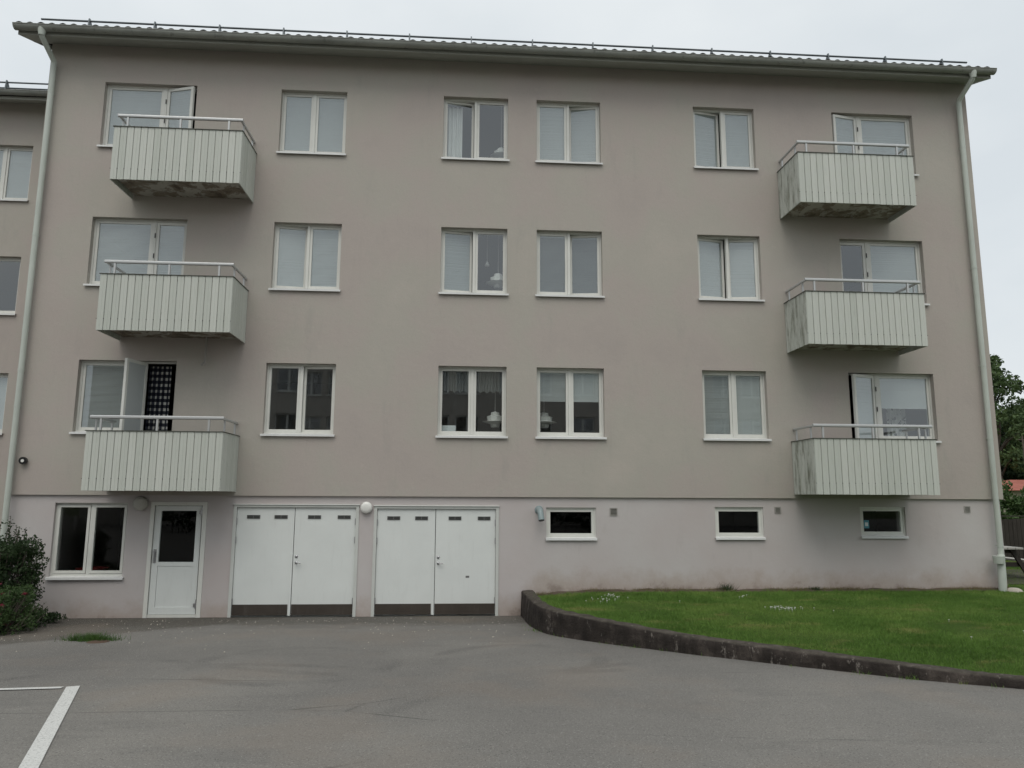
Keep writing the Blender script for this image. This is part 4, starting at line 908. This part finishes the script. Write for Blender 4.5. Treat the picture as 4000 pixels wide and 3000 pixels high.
for _ in range(210):
    a_ = rng.uniform(0, 2*math.pi); u = rng.uniform(0, 1); rr_ = math.sqrt(rng.uniform(0, 1))
    zz = -2.0+1.22*u; k = 0.62 if u > 0.3 else 0.5
    cs.append((-7.52+0.78*rr_*math.cos(a_)*(1.05-0.25*u), -1.05+0.55*rr_*math.sin(a_), zz)); rs.append(rng.uniform(0.11, 0.19))
spr = [(rng.uniform(-8.1, -7.1), rng.uniform(-1.35, -0.8), rng.uniform(-0.95, -0.72), rng.uniform(0.15, 0.42), rng.normal(0.02, 0.07), rng.normal(0, 0.06)) for _ in range(46)]
spr += [(-7.10, -1.0, -0.95, 0.42, 0.03, 0.0), (-6.95, -1.0, -1.12, 0.34, 0.12, -0.02), (-6.95, -1.1, -1.25, 0.28, 0.12, 0.0), (-6.93, -1.0, -1.62, 0.10, 0.16, 0)]
shrub('shrub', 'dark green shrub with thin upright sprigs at the left corner', cs, rs, 6000, 0.050, 'leaf_dark', spr)
cs = []; rs = []; fl = []
for _ in range(150):
    a_ = rng.uniform(0, 2*math.pi); u = rng.uniform(0, 1); rr_ = math.sqrt(rng.uniform(0, 1))
    c_ = (-7.02+0.66*rr_*math.cos(a_)*(1-0.3*u), -1.72+0.45*rr_*math.sin(a_), -2.02+0.62*u); cs.append(c_); rs.append(rng.uniform(0.09, 0.15))
    if rng.uniform() < 0.17: fl.append((c_[0]+0.03, c_[1]-0.09, c_[2]+0.05, rng.uniform(0.03, 0.065), 30))
spr = [(rng.uniform(-6.9, -6.35), rng.uniform(-1.9, -1.4), rng.uniform(-2.0, -1.7), rng.uniform(0.08, 0.18), rng.uniform(0.02, 0.12), rng.normal(0, 0.04)) for _ in range(26)]
shrub('flowering_shrub', 'low shrub with pink-red blossom in front of the dark shrub', cs, rs, 5600, 0.036, 'leaf_mid', spr, fl)
# grass tuft with the rusty cover beside it
def tuft(name, lab, cx, cy, rx, ry, n_, h0, h1):
    X = cx+rng.normal(0, rx, n_); Y = cy+rng.normal(0, ry, n_); v, q = blades(X, Y, np.array([zg(y) for y in Y])-0.005, h0, h1, 0.009, 1.1)
    tag(link(name, np_mesh(name, v, q, MT['tuft'])), lab, 'weeds')
tuft('grass_tuft', 'bright green grass tuft growing out of the asphalt near the shrubs', -5.16, -2.56, 0.15, 0.06, 1100, 0.02, 0.13)
cs = [(-6.75+rng.normal(0, 0.10), -0.55+rng.normal(0, 0.08), -2.05+abs(rng.normal(0, 0.05))) for _ in range(26)]
tag(link('weed', leaves(clumps(cs, [0.07]*26, 4500), 0.05, MT['leaf_dark'], 'weed')), 'low leafy weed at the wall foot just right of the shrubs', 'weeds')
b = MB(); b.lathe([(0.0, 0.008), (0.13, 0.008), (0.145, 0.0)], (-5.0, -2.72, zpl(-5.0, -2.72)-0.006), 24); tag(b.build('drain_cover', 'rust'), 'rusty round drain cover beside the grass tuft', 'cover')
for nm, lab, x in (('weed', 'dark weed at the wall foot below the middle cellar window', 4.95), ('weed', 'tiny weed at the wall foot right of the middle cellar window', 6.65)):
    X = x+rng.normal(0, 0.06, 150); Y = -0.02+rng.normal(0, 0.03, 150); v, q = blades(X, Y, np.full(150, -1.72), 0.05, 0.20 if x < 6 else 0.12, 0.012, 1.2); tag(link(nm, np_mesh(nm, v, q, MT['leaf_dark'])), lab, 'weeds')
# daisies in the grass
dp = []
for (cx, cy, rx, ry, n_) in ((2.62, -0.80, 0.10, 0.14, 20), (2.36, -1.15, 0.13, 0.12, 16), (5.13, -2.10, 0.15, 0.10, 40), (4.95, -0.90, 0.05, 0.06, 7)):
    for _ in range(n_): dp.append((rng.normal(cx, rx), rng.normal(cy, ry)))
for _ in range(9): dp.append((rng.uniform(2.2, 11), rng.uniform(-4.5, -0.4)))
b = MB()
for (x, y) in dp:
    if y < np.interp(x, mx_, my_)+0.1: continue
    z = float(lawn_z(np.array([x]), np.array([y]))[0]); r_ = rng.uniform(0.010, 0.017); b.lathe([(0.0, 0.047), (r_, 0.044), (r_*0.4, 0.040)], (x, y, z), 7); b.tube([(x, y, z), (x, y, z+0.042)], 0.001, 3, False)
tag(b.build('daisies', 'petal'), 'white daisies scattered in clusters over the lawn', 'flowers', kind='stuff')
# crumbs and small stones on the asphalt
b = MB()
for _ in range(260):
    x, y = rng.uniform(-7, 1.0), -abs(rng.normal(0, 1.6))-0.1
    r_ = rng.uniform(0.004, 0.012); z = zpl(x, y)-0.008; b.add([(x-r_, y, z), (x, y-r_, z), (x+r_*0.9, y+r_*0.2, z), (x, y+r_, z), (x, y, z+r_)], [(0,1,4),(1,2,4),(2,3,4),(3,0,4)])
tag(b.build('gravel_crumbs', 'stone'), 'scattered crumbs of gravel on the asphalt near the wall', 'gravel', kind='stuff')

# ------------------------------------------------------------------ right-hand background
fn = empty('wooden_fence', (18, 7.2, -1.72)); tag(fn, 'dark brown vertical board fence beyond the right corner', 'fence')
fmesh = MB().box(0, 0.115, 0, 0.022, 0, 1.0).mesh('plank', MT['wood_dark'], (0, 0, 0))
for i in range(70):
    x = 14.2+i*0.127; hh = 1.16+0.05*math.sin(x*0.8)+random.uniform(-0.012, 0.012)
    o = link('plank', fmesh, fn, (x, 7.2+random.uniform(-0.004, 0.004), -1.74)); o.scale = (1, 1, hh)
for zz in (-1.45, -0.85):
    b = MB(); b.box(14.1, 23.2, 7.225, 7.27, zz, zz+0.09); b.build('fence_rail', 'wood_dark', fn)
b = MB(); b.box(14.1, 23.2, 7.19, 7.30, -0.50, -0.47); b.build('cap_board', 'wood_dark', fn)
pt = empty('picnic_table', (11.74, 2.4, -1.71)); tag(pt, 'weathered wooden picnic table beside the right corner', 'table')
for k in range(4): b = MB(); b.box(11.39+k*0.18, 11.555+k*0.18, 1.6, 3.3, -1.06, -1.02); b.build('table_plank', 'wood_pale', pt)
for x in (10.94, 12.29): b = MB(); b.box(x, x+0.26, 1.55, 3.35, -1.345, -1.305); b.build('seat', 'wood_pale', pt)
for y in (1.75, 3.05):
    b = MB(); b.box(10.94, 12.55, y+0.045, y+0.09, -1.44, -1.347); b.build('seat_support', 'wood_dark', pt)
    b = MB(); b.box(11.41, 12.07, y+0.045, y+0.09, -1.15, -1.062); b.build('top_support', 'wood_dark', pt)
    for sg in (-1, 1):
        b = MB(); xc = 11.74; b.prism([(xc+sg*0.16, -1.064), (xc+sg*0.27, -1.064), (xc+sg*0.66, -1.73), (xc+sg*0.55, -1.73)][::sg], y, y+0.043, 'y'); b.build('leg', 'wood_pale' if sg < 0 else 'wood_dark', pt)
b = MB(); b.box(10.75, 14.5, 0.9, 3.9, -1.715, -1.700); tag(b.build('paving', 'kerb'), 'paved patch under the picnic table', kind='structure')
st = MB(); st.lathe([(0.0, 0.075), (0.07, 0.07), (0.12, 0.045), (0.15, 0.0), (0.14, -0.05)], (10.42, -0.20, -1.715), 11); tag(st.build('splash_stone', 'stone'), 'pale stone at the foot of the right downpipe', 'stone')
hs = empty('bungalow', (31, 22, -1.7)); tag(hs, 'small house with red tiled roof beyond the hedge at right', 'house')
b = MB(); b.box(26.5, 35.5, 20.2, 26, -1.8, 0.45); b.build('wall', 'house_wall', hs)
b = MB(); b.add([(26.1, 19.8, 0.43), (35.9, 19.8, 0.43), (35.9, 26.4, 0.43), (26.1, 26.4, 0.43), (28.6, 23.1, 1.02), (33.6, 23.1, 1.02)], [(0, 1, 5, 4), (1, 2, 5), (2, 3, 4, 5), (3, 0, 4), (3, 2, 1, 0)]); b.build('roof', 'tile_red', hs)
b = MB(); b.box(32.4, 33.0, 23.3, 23.9, 0.8, 1.55); b.build('chimney', 'house_wall', hs)
lp = empty('utility_pole', (28.6, 21.9, -1.7)); tag(lp, 'thin dark pole standing in front of the dark trees', 'pole')
b = MB(); b.tube([(28.6, 21.9, -1.7), (28.55, 21.9, 3.2)], [0.045, 0.035], 8); b.build('mast', 'bark', lp)
b = MB(); b.box(28.3, 28.8, 21.88, 21.92, 3.0, 3.04); b.build('cross_arm', 'bark', lp)
